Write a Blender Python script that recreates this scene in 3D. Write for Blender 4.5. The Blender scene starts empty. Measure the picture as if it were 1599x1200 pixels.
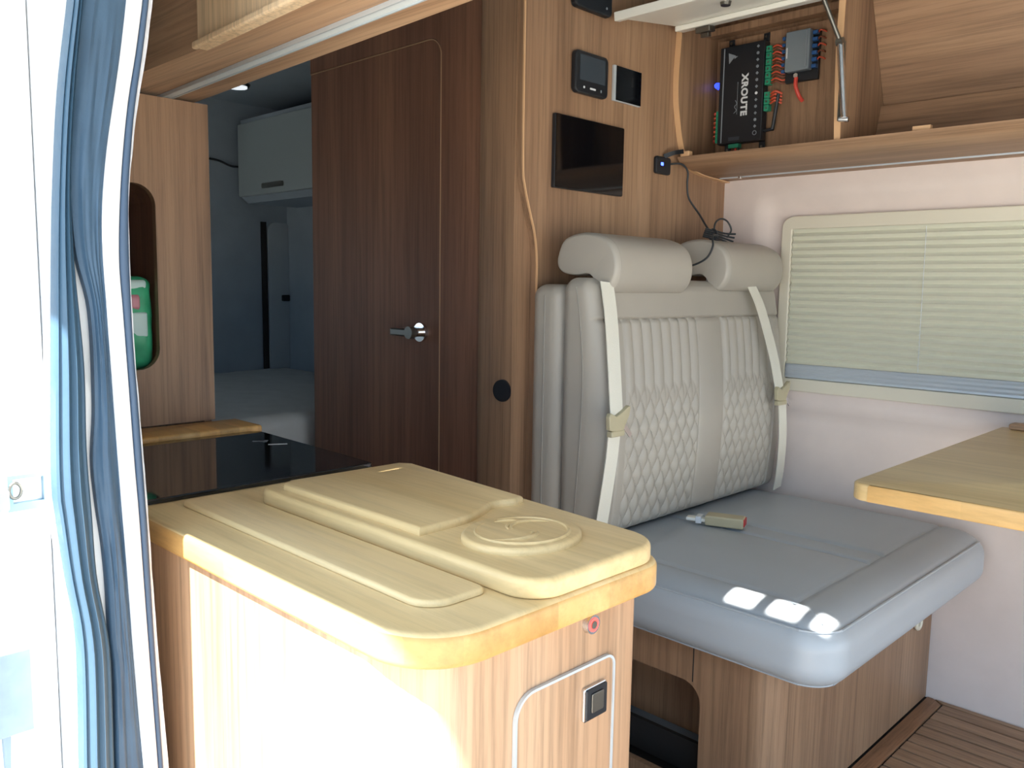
import bpy, bmesh, math, random
from mathutils import Vector, Matrix, noise
random.seed(7)
sc = bpy.context.scene
col = sc.collection

# ------------------------------------------------------------------ camera
cam_d = bpy.data.cameras.new('camera'); cam = bpy.data.objects.new('camera', cam_d); col.objects.link(cam)
cam_d.sensor_fit = 'HORIZONTAL'; cam_d.sensor_width = 36.0; cam_d.lens = 36.0*1323.69/1599.0
cam_d.clip_start = 0.02; cam_d.clip_end = 200
right = Vector((0.71086, 0.70315, 0.01603)); up = Vector((-0.09218, 0.07056, 0.99324)); back = Vector((0.69727, -0.70753, 0.11497))
m = Matrix.Identity(4)
for i in range(3):
    m[i][0] = right[i]; m[i][1] = up[i]; m[i][2] = back[i]
m[2][3] = 1.1
cam.matrix_world = m
sc.camera = cam
# ------------------------------------------------------------------ sky, sun, exposure
w = bpy.data.worlds.new('sky'); sc.world = w; w.use_nodes = True
bg = w.node_tree.nodes['Background']; bg.inputs[0].default_value = (0.54, 0.75, 1.0, 1); bg.inputs[1].default_value = 2.6
sd = bpy.data.lights.new('sun', 'SUN'); sd.energy = 40.0; sd.angle = math.radians(0.7); sd.color = (1.0, 0.95, 0.86)
sun = bpy.data.objects.new('sun', sd); col.objects.link(sun)
SUN = Vector((0.02, -0.50, 1.0)).normalized()
sun.rotation_euler = SUN.to_track_quat('Z', 'Y').to_euler(); sun.location = (0.5, -2, 6)
vs = sc.view_settings
vs.view_transform = 'Standard'; vs.look = 'None'; vs.exposure = 0.10; vs.gamma = 1.0; vs.use_curve_mapping = False

# ------------------------------------------------------------------ materials
def lin(r, g, b):
    f = lambda c: ((c/255+0.055)/1.055)**2.4 if c > 10 else c/255/12.92
    return (f(r), f(g), f(b), 1)
def mat(name, c, rough=0.6, metal=0.0, spec=0.5, bump=0.0, bscale=200, var=0.0, vscale=6, coat=0.0, sheen=0.0):
    M = bpy.data.materials.new(name); M.use_nodes = True
    nt = M.node_tree; b = nt.nodes['Principled BSDF']
    b.inputs['Base Color'].default_value = c; b.inputs['Roughness'].default_value = rough
    b.inputs['Metallic'].default_value = metal; b.inputs['Specular IOR Level'].default_value = spec
    b.inputs['Coat Weight'].default_value = coat; b.inputs['Sheen Weight'].default_value = sheen
    g = nt.nodes.new('ShaderNodeNewGeometry')
    if var > 0:
        n = nt.nodes.new('ShaderNodeTexNoise'); n.inputs['Scale'].default_value = vscale; n.inputs['Detail'].default_value = 5
        nt.links.new(g.outputs['Position'], n.inputs['Vector'])
        mr = nt.nodes.new('ShaderNodeMapRange'); mr.inputs[3].default_value = 1-var; mr.inputs[4].default_value = 1+var
        mr.inputs[1].default_value = 0.3; mr.inputs[2].default_value = 0.7
        nt.links.new(n.outputs['Fac'], mr.inputs[0])
        hs = nt.nodes.new('ShaderNodeHueSaturation'); hs.inputs['Color'].default_value = c
        nt.links.new(mr.outputs[0], hs.inputs['Value']); nt.links.new(hs.outputs[0], b.inputs['Base Color'])
    if bump > 0:
        n2 = nt.nodes.new('ShaderNodeTexNoise'); n2.inputs['Scale'].default_value = bscale; n2.inputs['Detail'].default_value = 3
        nt.links.new(g.outputs['Position'], n2.inputs['Vector'])
        bp = nt.nodes.new('ShaderNodeBump'); bp.inputs['Strength'].default_value = bump; bp.inputs['Distance'].default_value = 0.002
        nt.links.new(n2.outputs['Fac'], bp.inputs['Height']); nt.links.new(bp.outputs[0], b.inputs['Normal'])
    return M
def emis(name, c, s):
    M = bpy.data.materials.new(name); M.use_nodes = True
    b = M.node_tree.nodes['Principled BSDF']; b.inputs['Base Color'].default_value = c
    b.inputs['Emission Color'].default_value = c; b.inputs['Emission Strength'].default_value = s
    return M
def wood(name, cols, axis='z', rough=0.45, broad=7.0, fine=90.0, along=0.5, coat=0.0, staves=0.0, rnd=0.0, streak=0.35):
    """laminate wood: streaks along an axis, broad colour bands plus fine dark pores"""
    M = bpy.data.materials.new(name); M.use_nodes = True
    nt = M.node_tree; N = nt.nodes; L = nt.links; b = N['Principled BSDF']
    b.inputs['Roughness'].default_value = rough; b.inputs['Coat Weight'].default_value = coat; b.inputs['Coat Roughness'].default_value = 0.25
    b.inputs['Specular IOR Level'].default_value = 0.4
    g = N.new('ShaderNodeNewGeometry')
    def stretched(s, a):
        mp = N.new('ShaderNodeMapping'); mp.vector_type = 'POINT'
        sc_ = {'x': (a, s, s), 'y': (s, a, s), 'z': (s, s, a)}[axis]
        mp.inputs['Scale'].default_value = sc_; L.new(g.outputs['Position'], mp.inputs['Vector'])
        return mp
    n1 = N.new('ShaderNodeTexNoise'); n1.inputs['Scale'].default_value = 1; n1.inputs['Detail'].default_value = 4; n1.inputs['Roughness'].default_value = 0.6
    L.new(stretched(broad, along).outputs[0], n1.inputs['Vector'])
    n2 = N.new('ShaderNodeTexNoise'); n2.inputs['Scale'].default_value = 1; n2.inputs['Detail'].default_value = 6; n2.inputs['Roughness'].default_value = 0.75
    L.new(stretched(fine, along*4).outputs[0], n2.inputs['Vector'])
    r = N.new('ShaderNodeValToRGB'); e = r.color_ramp.elements
    e[0].position = 0.28; e[0].color = cols[0]; e[1].position = 0.74; e[1].color = cols[-1]
    for k, c in enumerate(cols[1:-1]):
        x = e.new(0.28+0.46*(k+1)/(len(cols)-1)); x.color = c
    L.new(n1.outputs['Fac'], r.inputs['Fac'])
    mr = N.new('ShaderNodeMapRange'); mr.inputs[1].default_value = 0.33; mr.inputs[2].default_value = 0.55; mr.inputs[3].default_value = 1-streak; mr.inputs[4].default_value = 1.06
    L.new(n2.outputs['Fac'], mr.inputs[0])
    mx = N.new('ShaderNodeMix'); mx.data_type = 'RGBA'; mx.blend_type = 'MULTIPLY'; mx.inputs['Factor'].default_value = 1.0
    L.new(r.outputs[0], mx.inputs['A']); L.new(mr.outputs[0], mx.inputs['B'])
    out = mx.outputs['Result']
    if staves > 0:
        bt = N.new('ShaderNodeTexBrick'); bt.inputs['Scale'].default_value = 1; bt.inputs['Mortar Size'].default_value = 0.0
        bt.inputs['Brick Width'].default_value = 0.28; bt.inputs['Row Height'].default_value = 0.045
        bt.inputs['Color1'].default_value = (1-staves,)*3+(1,); bt.inputs['Color2'].default_value = (1+staves*0.4, 1+staves*0.35, 1+staves*0.2, 1)
        L.new(g.outputs['Position'], bt.inputs['Vector'])
        m2 = N.new('ShaderNodeMix'); m2.data_type = 'RGBA'; m2.blend_type = 'MULTIPLY'; m2.inputs['Factor'].default_value = 1
        L.new(out, m2.inputs['A']); L.new(bt.outputs['Color'], m2.inputs['B']); out = m2.outputs['Result']
    if rnd > 0:
        oi = N.new('ShaderNodeObjectInfo'); mr2 = N.new('ShaderNodeMapRange'); mr2.inputs[3].default_value = 1-rnd; mr2.inputs[4].default_value = 1+rnd
        L.new(oi.outputs['Random'], mr2.inputs[0])
        hs = N.new('ShaderNodeHueSaturation'); L.new(mr2.outputs[0], hs.inputs['Value']); L.new(out, hs.inputs['Color']); out = hs.outputs[0]
    L.new(out, b.inputs['Base Color'])
    bp = N.new('ShaderNodeBump'); bp.inputs['Strength'].default_value = 0.12; bp.inputs['Distance'].default_value = 0.001
    L.new(n2.outputs['Fac'], bp.inputs['Height']); L.new(bp.outputs[0], b.inputs['Normal'])
    return M

TEAK = [lin(146, 113, 88), lin(177, 141, 110), lin(193, 159, 128), lin(207, 174, 145)]
TEAK_DIM = [lin(118, 91, 70), lin(145, 113, 88), lin(159, 126, 98), lin(173, 140, 112)]  # same teak laminate, darkened in colour for the dimmer light indoors
M_wood = wood('teak_laminate_vertical', TEAK, 'z')
M_woodx = wood('teak_laminate_lengthwise', TEAK, 'x', broad=9)
M_woodp = wood('teak_laminate_dimmed', TEAK_DIM, 'z')
M_woodpx = wood('teak_laminate_dimmed_lengthwise', TEAK_DIM, 'x', broad=9)
M_woodd = wood('walnut_door_laminate', [lin(98, 68, 54), lin(120, 84, 66), lin(134, 96, 74)], 'z', rough=0.5)
M_fascia = wood('lit_fascia_wood', [lin(206, 172, 134), lin(224, 194, 156), lin(234, 208, 174)], 'z')  # fascia board with the daylight brightened into its wood colour
M_band = mat('light_edge_band', lin(214, 172, 130), 0.45)
M_pine = wood('pine_board', [lin(208, 178, 126), lin(222, 194, 144), lin(230, 204, 158)], 'x', rough=0.42, broad=12, fine=60, along=0.8, coat=0.15, streak=0.10)
M_pinee = wood('pine_glued_edge', [lin(186, 138, 78), lin(206, 160, 98), lin(220, 182, 124)], 'x', rough=0.4, broad=10, fine=50, along=2.0, coat=0.15, staves=0.16, streak=0.12)
M_table = wood('table_pine', [lin(196, 164, 112), lin(212, 182, 130), lin(220, 192, 142)], 'x', rough=0.35, broad=12, fine=60, along=0.8, coat=0.2, streak=0.10)
M_vinyl = mat('greige_vinyl', lin(172, 165, 154), 0.42, bump=0.15, bscale=900, var=0.03, vscale=5)
M_vinyls = mat('greige_vinyl_skylit', lin(170, 177, 184), 0.36, bump=0.12, bscale=900, var=0.03, vscale=4)  # the greige vinyl again, cool skylight tinted into the seat colour
M_seam = mat('vinyl_seam_thread', lin(150, 145, 136), 0.6)
M_web = mat('cream_webbing', lin(222, 218, 204), 0.75, bump=0.3, bscale=600)
M_tongue = mat('tan_plastic', lin(182, 172, 142), 0.45)
M_suede = mat('pink_beige_suede', lin(224, 209, 201), 0.9, bump=0.2, bscale=60, var=0.04, vscale=9, sheen=0.2)
M_cream = mat('cream_plastic', lin(224, 216, 196), 0.4)
M_blind = mat('pale_green_pleated_cloth', lin(218, 216, 197), 0.8)
M_alu = mat('brushed_aluminium', lin(200, 208, 214), 0.4, metal=0.35)
M_chrome = mat('chrome', lin(220, 220, 222), 0.12, metal=1.0)
M_steel = mat('dark_steel', lin(120, 118, 112), 0.35, metal=0.9)
M_black = mat('black_plastic', lin(26, 30, 36), 0.4)
M_glass = mat('black_glass', lin(10, 12, 16), 0.06, spec=0.6)
M_hob = mat('smoked_hob_glass', lin(16, 20, 26), 0.05, spec=0.7)
M_scr = mat('grey_lcd', lin(62, 70, 78), 0.15)
M_white = mat('white_lacquer', lin(236, 236, 228), 0.3)
M_paint = mat('white_car_paint', lin(240, 242, 244), 0.25, coat=0.5)
M_rubber = mat('hazed_rubber', lin(56, 84, 106), 0.5, bump=0.2, bscale=80, var=0.05, vscale=20)  # dark rubber with blue-grey haze mixed into its colour
M_mesh = mat('folded_screen_fabric', lin(54, 80, 104), 0.6, bump=0.3, bscale=120, var=0.12, vscale=14)
M_rubd = mat('dark_rubber', lin(58, 78, 102), 0.55, bump=0.2, bscale=100)
M_flock = mat('worn_silver_edge', lin(200, 202, 208), 0.6, bump=0.6, bscale=150, var=0.1, vscale=60)
M_greyfab = mat('grey_lining_fabric', lin(150, 162, 172), 0.95, bump=0.3, bscale=80, var=0.05, vscale=8)
M_greydoor = mat('grey_rear_door_lining', lin(170, 180, 186), 0.8, var=0.03)
M_cabw = mat('pale_grey_cabinet_front', lin(150, 160, 162), 0.5)
M_bed = mat('grey_white_bedding', lin(196, 198, 196), 0.95, bump=0.5, bscale=40, var=0.06, vscale=12)
M_beddk = mat('grey_bed_base', lin(110, 120, 130), 0.9)
M_teakf = wood('floor_teak', [lin(128, 100, 78), lin(150, 121, 96), lin(164, 134, 108)], 'x', rough=0.5, broad=30, fine=160, along=2, rnd=0.08)
M_teaky = wood('floor_teak_border', [lin(118, 86, 62), lin(142, 106, 78), lin(154, 118, 90)], 'y', rough=0.5, broad=30, fine=160, along=2, rnd=0.05)
M_caulk = mat('black_caulking', lin(26, 24, 24), 0.7)
M_ground = mat('grey_asphalt', lin(150, 148, 143), 0.9, var=0.08, vscale=3, bump=0.3, bscale=40)
M_led = mat('frosted_led_cover', lin(214, 220, 222), 0.45)
M_green = mat('green_terminal', lin(40, 140, 108), 0.4)
M_blue = mat('blue_connector', lin(40, 84, 140), 0.4)
M_orange = mat('orange_wire', lin(204, 84, 56), 0.5)
M_brownw = mat('brown_wire', lin(120, 62, 40), 0.5)
M_redw = mat('red_cable', lin(214, 74, 60), 0.5)
M_clear = mat('smoky_clear_cover', lin(120, 130, 138), 0.15)
M_print = mat('white_print', lin(216, 220, 224), 0.5)
M_printg = mat('grey_print', lin(130, 138, 146), 0.5)
M_cable = mat('grey_black_cable', lin(46, 50, 54), 0.5)
M_blueled = emis('blue_led', (0.05, 0.1, 1, 1), 6)
M_redled = emis('red_led', (1, 0.06, 0.05, 1), 2.5)
M_lamp = emis('lamp_lens', (0.9, 0.96, 1.0, 1), 0.8)
M_bagg = mat('green_bag', lin(60, 165, 120), 0.35, var=0.2, vscale=25)
M_bagw = mat('bag_white', lin(190, 215, 210), 0.35)
M_bagp = mat('bag_pink', lin(196, 130, 140), 0.35)
M_redb = mat('red_button', lin(196, 52, 52), 0.4)
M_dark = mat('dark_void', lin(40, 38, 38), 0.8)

# ------------------------------------------------------------------ mesh helpers
WL = {}
def obj(name, data, M, parent=None, smooth=False, keep=False):
    """data: bmesh in world coordinates -> one mesh object with its origin at its own base"""
    if isinstance(data, tuple):
        bm = bmesh.new(); vv = [bm.verts.new(v) for v in data[0]]
        for f in data[1]:
            try: bm.faces.new([vv[i] for i in f])
            except ValueError: pass
    else: bm = data
    bmesh.ops.recalc_face_normals(bm, faces=bm.faces[:])
    xs = [v.co.x for v in bm.verts]; ys = [v.co.y for v in bm.verts]; zs = [v.co.z for v in bm.verts]
    o0 = Vector(((min(xs)+max(xs))/2, (min(ys)+max(ys))/2, min(zs)))
    for v in bm.verts: v.co -= o0
    me = bpy.data.meshes.new(name); bm.to_mesh(me); bm.free()
    me.materials.append(M)
    if smooth:
        for p in me.polygons: p.use_smooth = True
        try: me.set_sharp_from_angle(angle=math.radians(40))
        except Exception: pass
    o = bpy.data.objects.new(name, me); col.objects.link(o)
    if parent is not None:
        o.parent = parent; o.location = o0-WL[parent]
    else: o.location = o0
    WL[o] = o0
    return o
def thing(name, label, cat, loc, group=None):
    o = bpy.data.objects.new(name, None); col.objects.link(o); o.location = loc; o.empty_display_size = 0.05
    WL[o] = Vector(loc); tag(o, label, cat, group); return o
def tag(o, label, cat, group=None):
    o['label'] = label; o['category'] = cat
    if group: o['group'] = group
    return o
def struct(o, label=None):
    o['kind'] = 'structure'
    if label: o['label'] = label
    return o
def sroot(name, loc, label):
    o = bpy.data.objects.new(name, None); col.objects.link(o); o.location = loc; WL[o] = Vector(loc); o['kind'] = 'structure'; o['label'] = label
    return o
def B(x0, x1, y0, y1, z0, z1, bev=0.0, seg=2, bm=None):
    nb = bmesh.new(); bmesh.ops.create_cube(nb, size=1)
    for v in nb.verts:
        v.co = Vector(((x0+x1)/2+v.co.x*(x1-x0), (y0+y1)/2+v.co.y*(y1-y0), (z0+z1)/2+v.co.z*(z1-z0)))
    if bev > 0: bmesh.ops.bevel(nb, geom=nb.edges[:], offset=bev, segments=seg, affect='EDGES', profile=0.5)
    return merge(bm, nb)
def merge(bm, nb):
    if bm is None: return nb
    me = bpy.data.meshes.new('tmp'); nb.to_mesh(me); nb.free(); bm.from_mesh(me); bpy.data.meshes.remove(me)
    return bm
def cyl(p0, p1, r0, r1=None, n=20, bm=None, caps=True):
    r1 = r0 if r1 is None else r1
    p0 = Vector(p0); p1 = Vector(p1); d = p1-p0
    nb = bmesh.new(); bmesh.ops.create_cone(nb, cap_ends=caps, segments=n, radius1=r0, radius2=r1, depth=d.length)
    q = d.to_track_quat('Z', 'Y').to_matrix().to_4x4(); q.translation = (p0+p1)/2
    bmesh.ops.transform(nb, matrix=q, verts=nb.verts)
    return merge(bm, nb)
def catmull(pts, n=8, closed=False):
    P = [Vector(p) for p in pts]; out = []
    k = len(P); rng = range(k if closed else k-1)
    for i in rng:
        a, b, c, d = (P[(i-1) % k], P[i], P[(i+1) % k], P[(i+2) % k]) if closed else (P[max(i-1, 0)], P[i], P[i+1], P[min(i+2, k-1)])
        for j in range(n):
            t = j/n
            out.append(0.5*((2*b)+(c-a)*t+(2*a-5*b+4*c-d)*t*t+(3*b-a-3*c+d)*t**3))
    if not closed: out.append(P[-1])
    return out
def tube(pts, r, n=10, bm=None, sm=6):
    pts = catmull(pts, sm) if sm > 1 else [Vector(p) for p in pts]
    nb = bmesh.new(); rings = []; prev = None
    for i, p in enumerate(pts):
        t = (pts[min(i+1, len(pts)-1)]-pts[max(i-1, 0)]).normalized()
        if prev is None: u = t.orthogonal().normalized()
        else: u = (prev-t*prev.dot(t)).normalized()
        prev = u; v = t.cross(u)
        rr = r(i/(len(pts)-1)) if callable(r) else r
        rings.append([nb.verts.new(p+rr*(math.cos(a)*u+math.sin(a)*v)) for a in [2*math.pi*k/n for k in range(n)]])
    for a, b in zip(rings, rings[1:]):
        for k in range(n): nb.faces.new((a[k], a[(k+1) % n], b[(k+1) % n], b[k]))
    nb.faces.new(rings[0][::-1]); nb.faces.new(rings[-1])
    return merge(bm, nb)
def ribbon(pts, wdir, width, th, bm=None, sm=6):
    pts = catmull(pts, sm) if sm > 1 else [Vector(p) for p in pts]
    nb = bmesh.new(); rings = []
    for i, p in enumerate(pts):
        t = (pts[min(i+1, len(pts)-1)]-pts[max(i-1, 0)]).normalized()
        wd = Vector(wdir); wd = (wd-t*wd.dot(t)).normalized(); nn = t.cross(wd)
        rings.append([nb.verts.new(p+a*wd*width/2+b*nn*th/2) for a, b in ((-1, -1), (1, -1), (1, 1), (-1, 1))])
    for a, b in zip(rings, rings[1:]):
        for k in range(4): nb.faces.new((a[k], a[(k+1) % 4], b[(k+1) % 4], b[k]))
    nb.faces.new(rings[0][::-1]); nb.faces.new(rings[-1])
    return merge(bm, nb)
AX = {'x': lambda a, b, t: Vector((t, a, b)), 'y': lambda a, b, t: Vector((a, t, b)), 'z': lambda a, b, t: Vector((a, b, t))}
def plate(outer, holes, axis, t0, t1, bm=None, bev=0.0):
    """polygon (with holes) in the plane across an axis, extruded from t0 to t1; plane coords: x->(y,z) y->(x,z) z->(x,y)"""
    nb = bmesh.new(); mp = AX[axis]; es = []
    for loop in [outer]+list(holes):
        vv = [nb.verts.new(mp(a, b, t0)) for a, b in loop]
        es += [nb.edges.new((vv[i], vv[(i+1) % len(vv)])) for i in range(len(vv))]
    if holes: bmesh.ops.triangle_fill(nb, use_beauty=True, use_dissolve=False, edges=es)
    else: nb.faces.new(nb.verts[:])
    r = bmesh.ops.extrude_face_region(nb, geom=nb.faces[:])
    d = mp(0, 0, t1)-mp(0, 0, t0)
    bmesh.ops.translate(nb, vec=d, verts=[g for g in r['geom'] if isinstance(g, bmesh.types.BMVert)])
    if bev > 0:
        bmesh.ops.recalc_face_normals(nb, faces=nb.faces[:])
        eb = [e for e in nb.edges if len(e.link_faces) == 2 and e.calc_face_angle(0) > 0.9]
        bmesh.ops.bevel(nb, geom=eb, offset=bev, segments=2, affect='EDGES', profile=0.5)
    return merge(bm, nb)
def rrect(a0, a1, b0, b1, r, n=8):
    out = []
    rs = r if isinstance(r, (list, tuple)) else [r]*4   # order: (a1,b1),(a0,b1),(a0,b0),(a1,b0)
    for (cx, cy, s, rr) in ((a1, b1, 0, rs[0]), (a0, b1, 1, rs[1]), (a0, b0, 2, rs[2]), (a1, b0, 3, rs[3])):
        if rr <= 1e-5: out.append((cx, cy)); continue
        ox = cx-rr if s in (0, 3) else cx+rr; oy = cy-rr if s in (0, 1) else cy+rr
        for k in range(n+1):
            a = math.pi/2*(s+k/n); out.append((ox+rr*math.cos(a), oy+rr*math.sin(a)))
    return out
def roundpoly(pts, rad, n=8):
    out = []; k = len(pts)
    for i in range(k):
        p = Vector(pts[i]); a = Vector(pts[i-1]); b = Vector(pts[(i+1) % k]); r = rad[i] if isinstance(rad, (list, tuple)) else rad
        if r <= 1e-5: out.append(tuple(p)); continue
        u = (a-p).normalized(); v = (b-p).normalized(); ang = u.angle(v); d = r/math.tan(ang/2)
        p0 = p+u*d; p1 = p+v*d; c = p+(u+v).normalized()*(r/math.sin(ang/2))
        a0 = math.atan2(*(p0-c).yx); a1 = math.atan2(*(p1-c).yx); da = (a1-a0+math.pi) % (2*math.pi)-math.pi
        for j in range(n+1): out.append((c.x+r*math.cos(a0+da*j/n), c.y+r*math.sin(a0+da*j/n)))
    return out
def inset(poly, d):
    """shrink a ccw/cw convex-ish outline towards inside by d"""
    k = len(poly); area = sum(poly[i][0]*poly[(i+1) % k][1]-poly[(i+1) % k][0]*poly[i][1] for i in range(k)); s = 1 if area > 0 else -1
    out = []
    for i in range(k):
        p = Vector(poly[i]); a = (p-Vector(poly[i-1])).normalized(); b = (Vector(poly[(i+1) % k])-p).normalized()
        na = Vector((-a.y, a.x))*s; nb_ = Vector((-b.y, b.x))*s; mi = na+nb_
        mi = mi/max(0.35, mi.length_squared/2) if mi.length > 1e-6 else na
        out.append((poly[i][0]+mi.x*d, poly[i][1]+mi.y*d))
    return out
def slab(outline, z0, z1, rt=0.01, rb=0.006, n=5, bm=None):
    """horizontal board from an outline with rounded top and bottom arris"""
    nb = bmesh.new(); rings = []
    secs = [(rb*(1-math.cos(math.pi/2*k/n)), None, k) for k in range(0)]
    prof = []
    for k in range(n+1):
        a = math.pi/2*k/n; prof.append((rb*(1-math.sin(a)), z0+rb*(1-math.cos(a))))
    for k in range(n+1):
        a = math.pi/2*k/n; prof.append((rt*(1-math.cos(a)), z1-rt*(1-math.sin(a))))
    for d, z in prof:
        rings.append([nb.verts.new((x, y, z)) for x, y in (inset(outline, d) if d > 1e-6 else outline)])
    k = len(outline)
    for a, b in zip(rings, rings[1:]):
        for i in range(k): nb.faces.new((a[i], a[(i+1) % k], b[(i+1) % k], b[i]))
    nb.faces.new(rings[0][::-1]); nb.faces.new(rings[-1])
    return merge(bm, nb)
def rbox(x0, x1, y0, y1, z0, z1, rp, re, nx=12, ny=12, nz=8, fn=None):
    """rounded box on a dense grid: rp radius in plan, re vertical edge radius; fn(p, t) displaces points, t in -1..1 box coords"""
    c = Vector(((x0+x1)/2, (y0+y1)/2, (z0+z1)/2)); h = Vector(((x1-x0)/2, (y1-y0)/2, (z1-z0)/2))
    inn = Vector((h.x-rp, h.y-rp, h.z-re)); R = (rp, rp, re)
    nb = bmesh.new(); cache = {}
    def axisvals(n, hh, r):   # denser near the rounded ends
        k = max(4, n//5); core = [-(hh-r)+2*(hh-r)*i/n for i in range(n+1)]
        e = [hh-r+r*math.tan(math.pi/4*i/k) for i in range(1, k+1)]
        return [-v for v in e[::-1]]+core+e
    VX_, VY_, VZ_ = axisvals(nx, h.x, rp), axisvals(ny, h.y, rp), axisvals(nz, h.z, re)
    def vert(i, j, k):
        key = (i, j, k)
        if key in cache: return cache[key]
        p = (VX_[i], VY_[j], VZ_[k]); q = []; dd = []
        for a in range(3):
            cl = max(-inn[a], min(inn[a], p[a])); q.append(cl); dd.append((p[a]-cl)/R[a])
        l = math.sqrt(sum(d*d for d in dd))
        co = Vector([q[a]+R[a]*dd[a]/l if l > 0 else q[a] for a in range(3)])
        t = Vector((co.x/h.x, co.y/h.y, co.z/h.z)); co = co+c
        if fn: co = fn(co, t)
        cache[key] = nb.verts.new(co); return cache[key]
    a, b, cc = len(VX_)-1, len(VY_)-1, len(VZ_)-1
    for i in range(a):
        for j in range(b):
            for k in (0, cc): nb.faces.new((vert(i, j, k), vert(i+1, j, k), vert(i+1, j+1, k), vert(i, j+1, k)))
    for i in range(a):
        for k in range(cc):
            for j in (0, b): nb.faces.new((vert(i, j, k), vert(i+1, j, k), vert(i+1, j, k+1), vert(i, j, k+1)))
    for j in range(b):
        for k in range(cc):
            for i in (0, a): nb.faces.new((vert(i, j, k), vert(i, j+1, k), vert(i, j+1, k+1), vert(i, j, k+1)))
    return nb
def sweepx(prof, x0, x1, bm=None):
    """closed profile in (y,z) swept along x"""
    return plate(prof, [], 'x', x0, x1, bm)
def sstep(a, b, x):
    t = max(0, min(1, (x-a)/(b-a))) if a != b else float(x > a); return t*t*(3-2*t)
def text(s, size, M, name, mtx, parent, bold=0.0, ext=0.0004, spacing=1.0):
    cu = bpy.data.curves.new('txt', 'FONT'); cu.body = s; cu.size = size; cu.align_x = 'CENTER'; cu.align_y = 'CENTER'; cu.extrude = ext; cu.offset = bold; cu.space_character = spacing
    o = bpy.data.objects.new('txt', cu); col.objects.link(o)
    dg = bpy.context.evaluated_depsgraph_get(); me = bpy.data.meshes.new_from_object(o.evaluated_get(dg))
    bm = bmesh.new(); bm.from_mesh(me); bpy.data.objects.remove(o); bpy.data.meshes.remove(me)
    bmesh.ops.transform(bm, matrix=mtx, verts=bm.verts)
    return obj(name, bm, M, parent)

YW = 2.406     # lining of the far side wall
XP = -1.43     # face of the partition
YB = 1.50      # aisle face of the bathroom

# ================================================================== SETTING
# ground outside
struct(obj('ground', plate([(-30, -40), (30, -40), (30, 30), (-30, 30)], [], 'z', -0.75, -0.6), M_ground), 'sunlit grey paved ground outside the open van door')
# floor: black caulked base with teak planks
floor = struct(obj('floor', B(-3.95, 0.9, 0.40, 2.46, -0.06, -0.002), M_caulk), 'teak strip floor with black caulking lines')
def poly_plank(pts, M): return obj('plank', plate(pts, [], 'z', -0.003, 0.003, bev=0.0008), M, floor)
XF = -0.735
poly_plank([(XF+0.006, 0.62), (-0.688, 0.62), (-0.688, 2.354), (XF+0.020, 2.377), (XF+0.006, 2.377)], M_teaky)
poly_plank([(XF+0.026, 2.377), (-0.684, 2.3605), (0.85, 2.3605), (0.85, 2.377)], M_teakf)
y = 2.3545; base_plank = None
while y > 0.66:
    if base_plank is None:
        base_plank = poly_plank([(-0.683, y-0.0440), (0.85, y-0.0440), (0.85, y), (-0.683, y)], M_teakf)
        y0p = y; loc0 = base_plank.location.copy()
    else:
        c = base_plank.copy(); col.objects.link(c); c.location = loc0+Vector((0, y-y0p, 0))
    y -= 0.0515
for k in range(15):   # aisle planks beside the bathroom
    if k == 0: ap = poly_plank([(-2.5, 0.93), (XF-0.002, 0.93), (XF-0.002, 0.975), (-2.5, 0.975)], M_teakf); la = ap.location.copy()
    elif 0.93+k*0.0495 < 1.46:
        c = ap.copy(); col.objects.link(c); c.location = la+Vector((0, k*0.0495, 0))

# far wall with a soft recess round the window
def far_depth(x, z):
    a = sstep(-1.315, -1.265, x)*(1-sstep(0.30, 0.36, x)); b = sstep(0.715, 0.765, z)*(1-sstep(1.335, 1.385, z))
    r = YW-0.022+0.030*a*b
    r += 0.004*noise.noise(Vector((x*3, z*3, 1.3)))
    return r
vs_, fs_ = [], []
nx_, nz_ = 110, 90
for j in range(nz_+1):
    for i in range(nx_+1):
        x = XP-0.05+(0.9-XP+0.05)*i/nx_; z = -0.02+1.56*j/nz_
        vs_.append((x, far_depth(x, z), z))
for j in range(nz_):
    for i in range(nx_):
        a = j*(nx_+1)+i; fs_.append((a, a+1, a+nx_+2, a+nx_+1))
n0 = len(vs_)
vs_ += [(XP-0.05, 2.47, -0.02), (0.9, 2.47, -0.02), (0.9, 2.47, 1.54), (XP-0.05, 2.47, 1.54)]
top = [nz_*(nx_+1)+i for i in range(nx_+1)]; bot = list(range(nx_+1)); lef = [j*(nx_+1) for j in range(nz_+1)]; rig = [j*(nx_+1)+nx_ for j in range(nz_+1)]
fs_ += [(n0, n0+1, n0+2, n0+3), tuple(bot+[n0+1, n0]), tuple(top+[n0+2, n0+3]), tuple(lef+[n0+3, n0]), tuple(rig+[n0+2, n0+1])]
struct(obj('wall_far', (vs_, fs_), M_suede, smooth=True), 'pinkish beige suede covered side wall around the window')
struct(obj('wall_far_upper', B(-3.95, 0.9, 2.42, 2.47, 1.535, 1.98), M_suede), 'upper side wall behind the overhead locker')
struct(obj('wall_far_rear', B(-3.95, XP-0.055, 2.33, 2.47, -0.02, 1.535), M_greyfab), 'grey fabric side wall in the rear bedroom')
struct(obj('wall_rear', B(-3.99, -3.94, 0.30, 2.47, -0.05, 1.98), M_greyfab), 'grey fabric rear wall behind the bed')
struct(obj('wall_near', plate([(-3.95, -0.2), (-1.62, -0.2), (-1.62, 1.98), (-3.95, 1.98)], [rrect(-3.45, -2.95, 0.90, 1.30, 0.06)], 'y', 0.36, 0.42), M_greyfab), 'side wall lining with an opening added to let light onto the bed')  # the opening is added to brighten the rear bedroom
struct(obj('wall_near_post', B(-1.66, -1.14, 0.355, 0.42, -0.3, 1.98), M_paint), 'white body post at the rear of the door opening')
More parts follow.
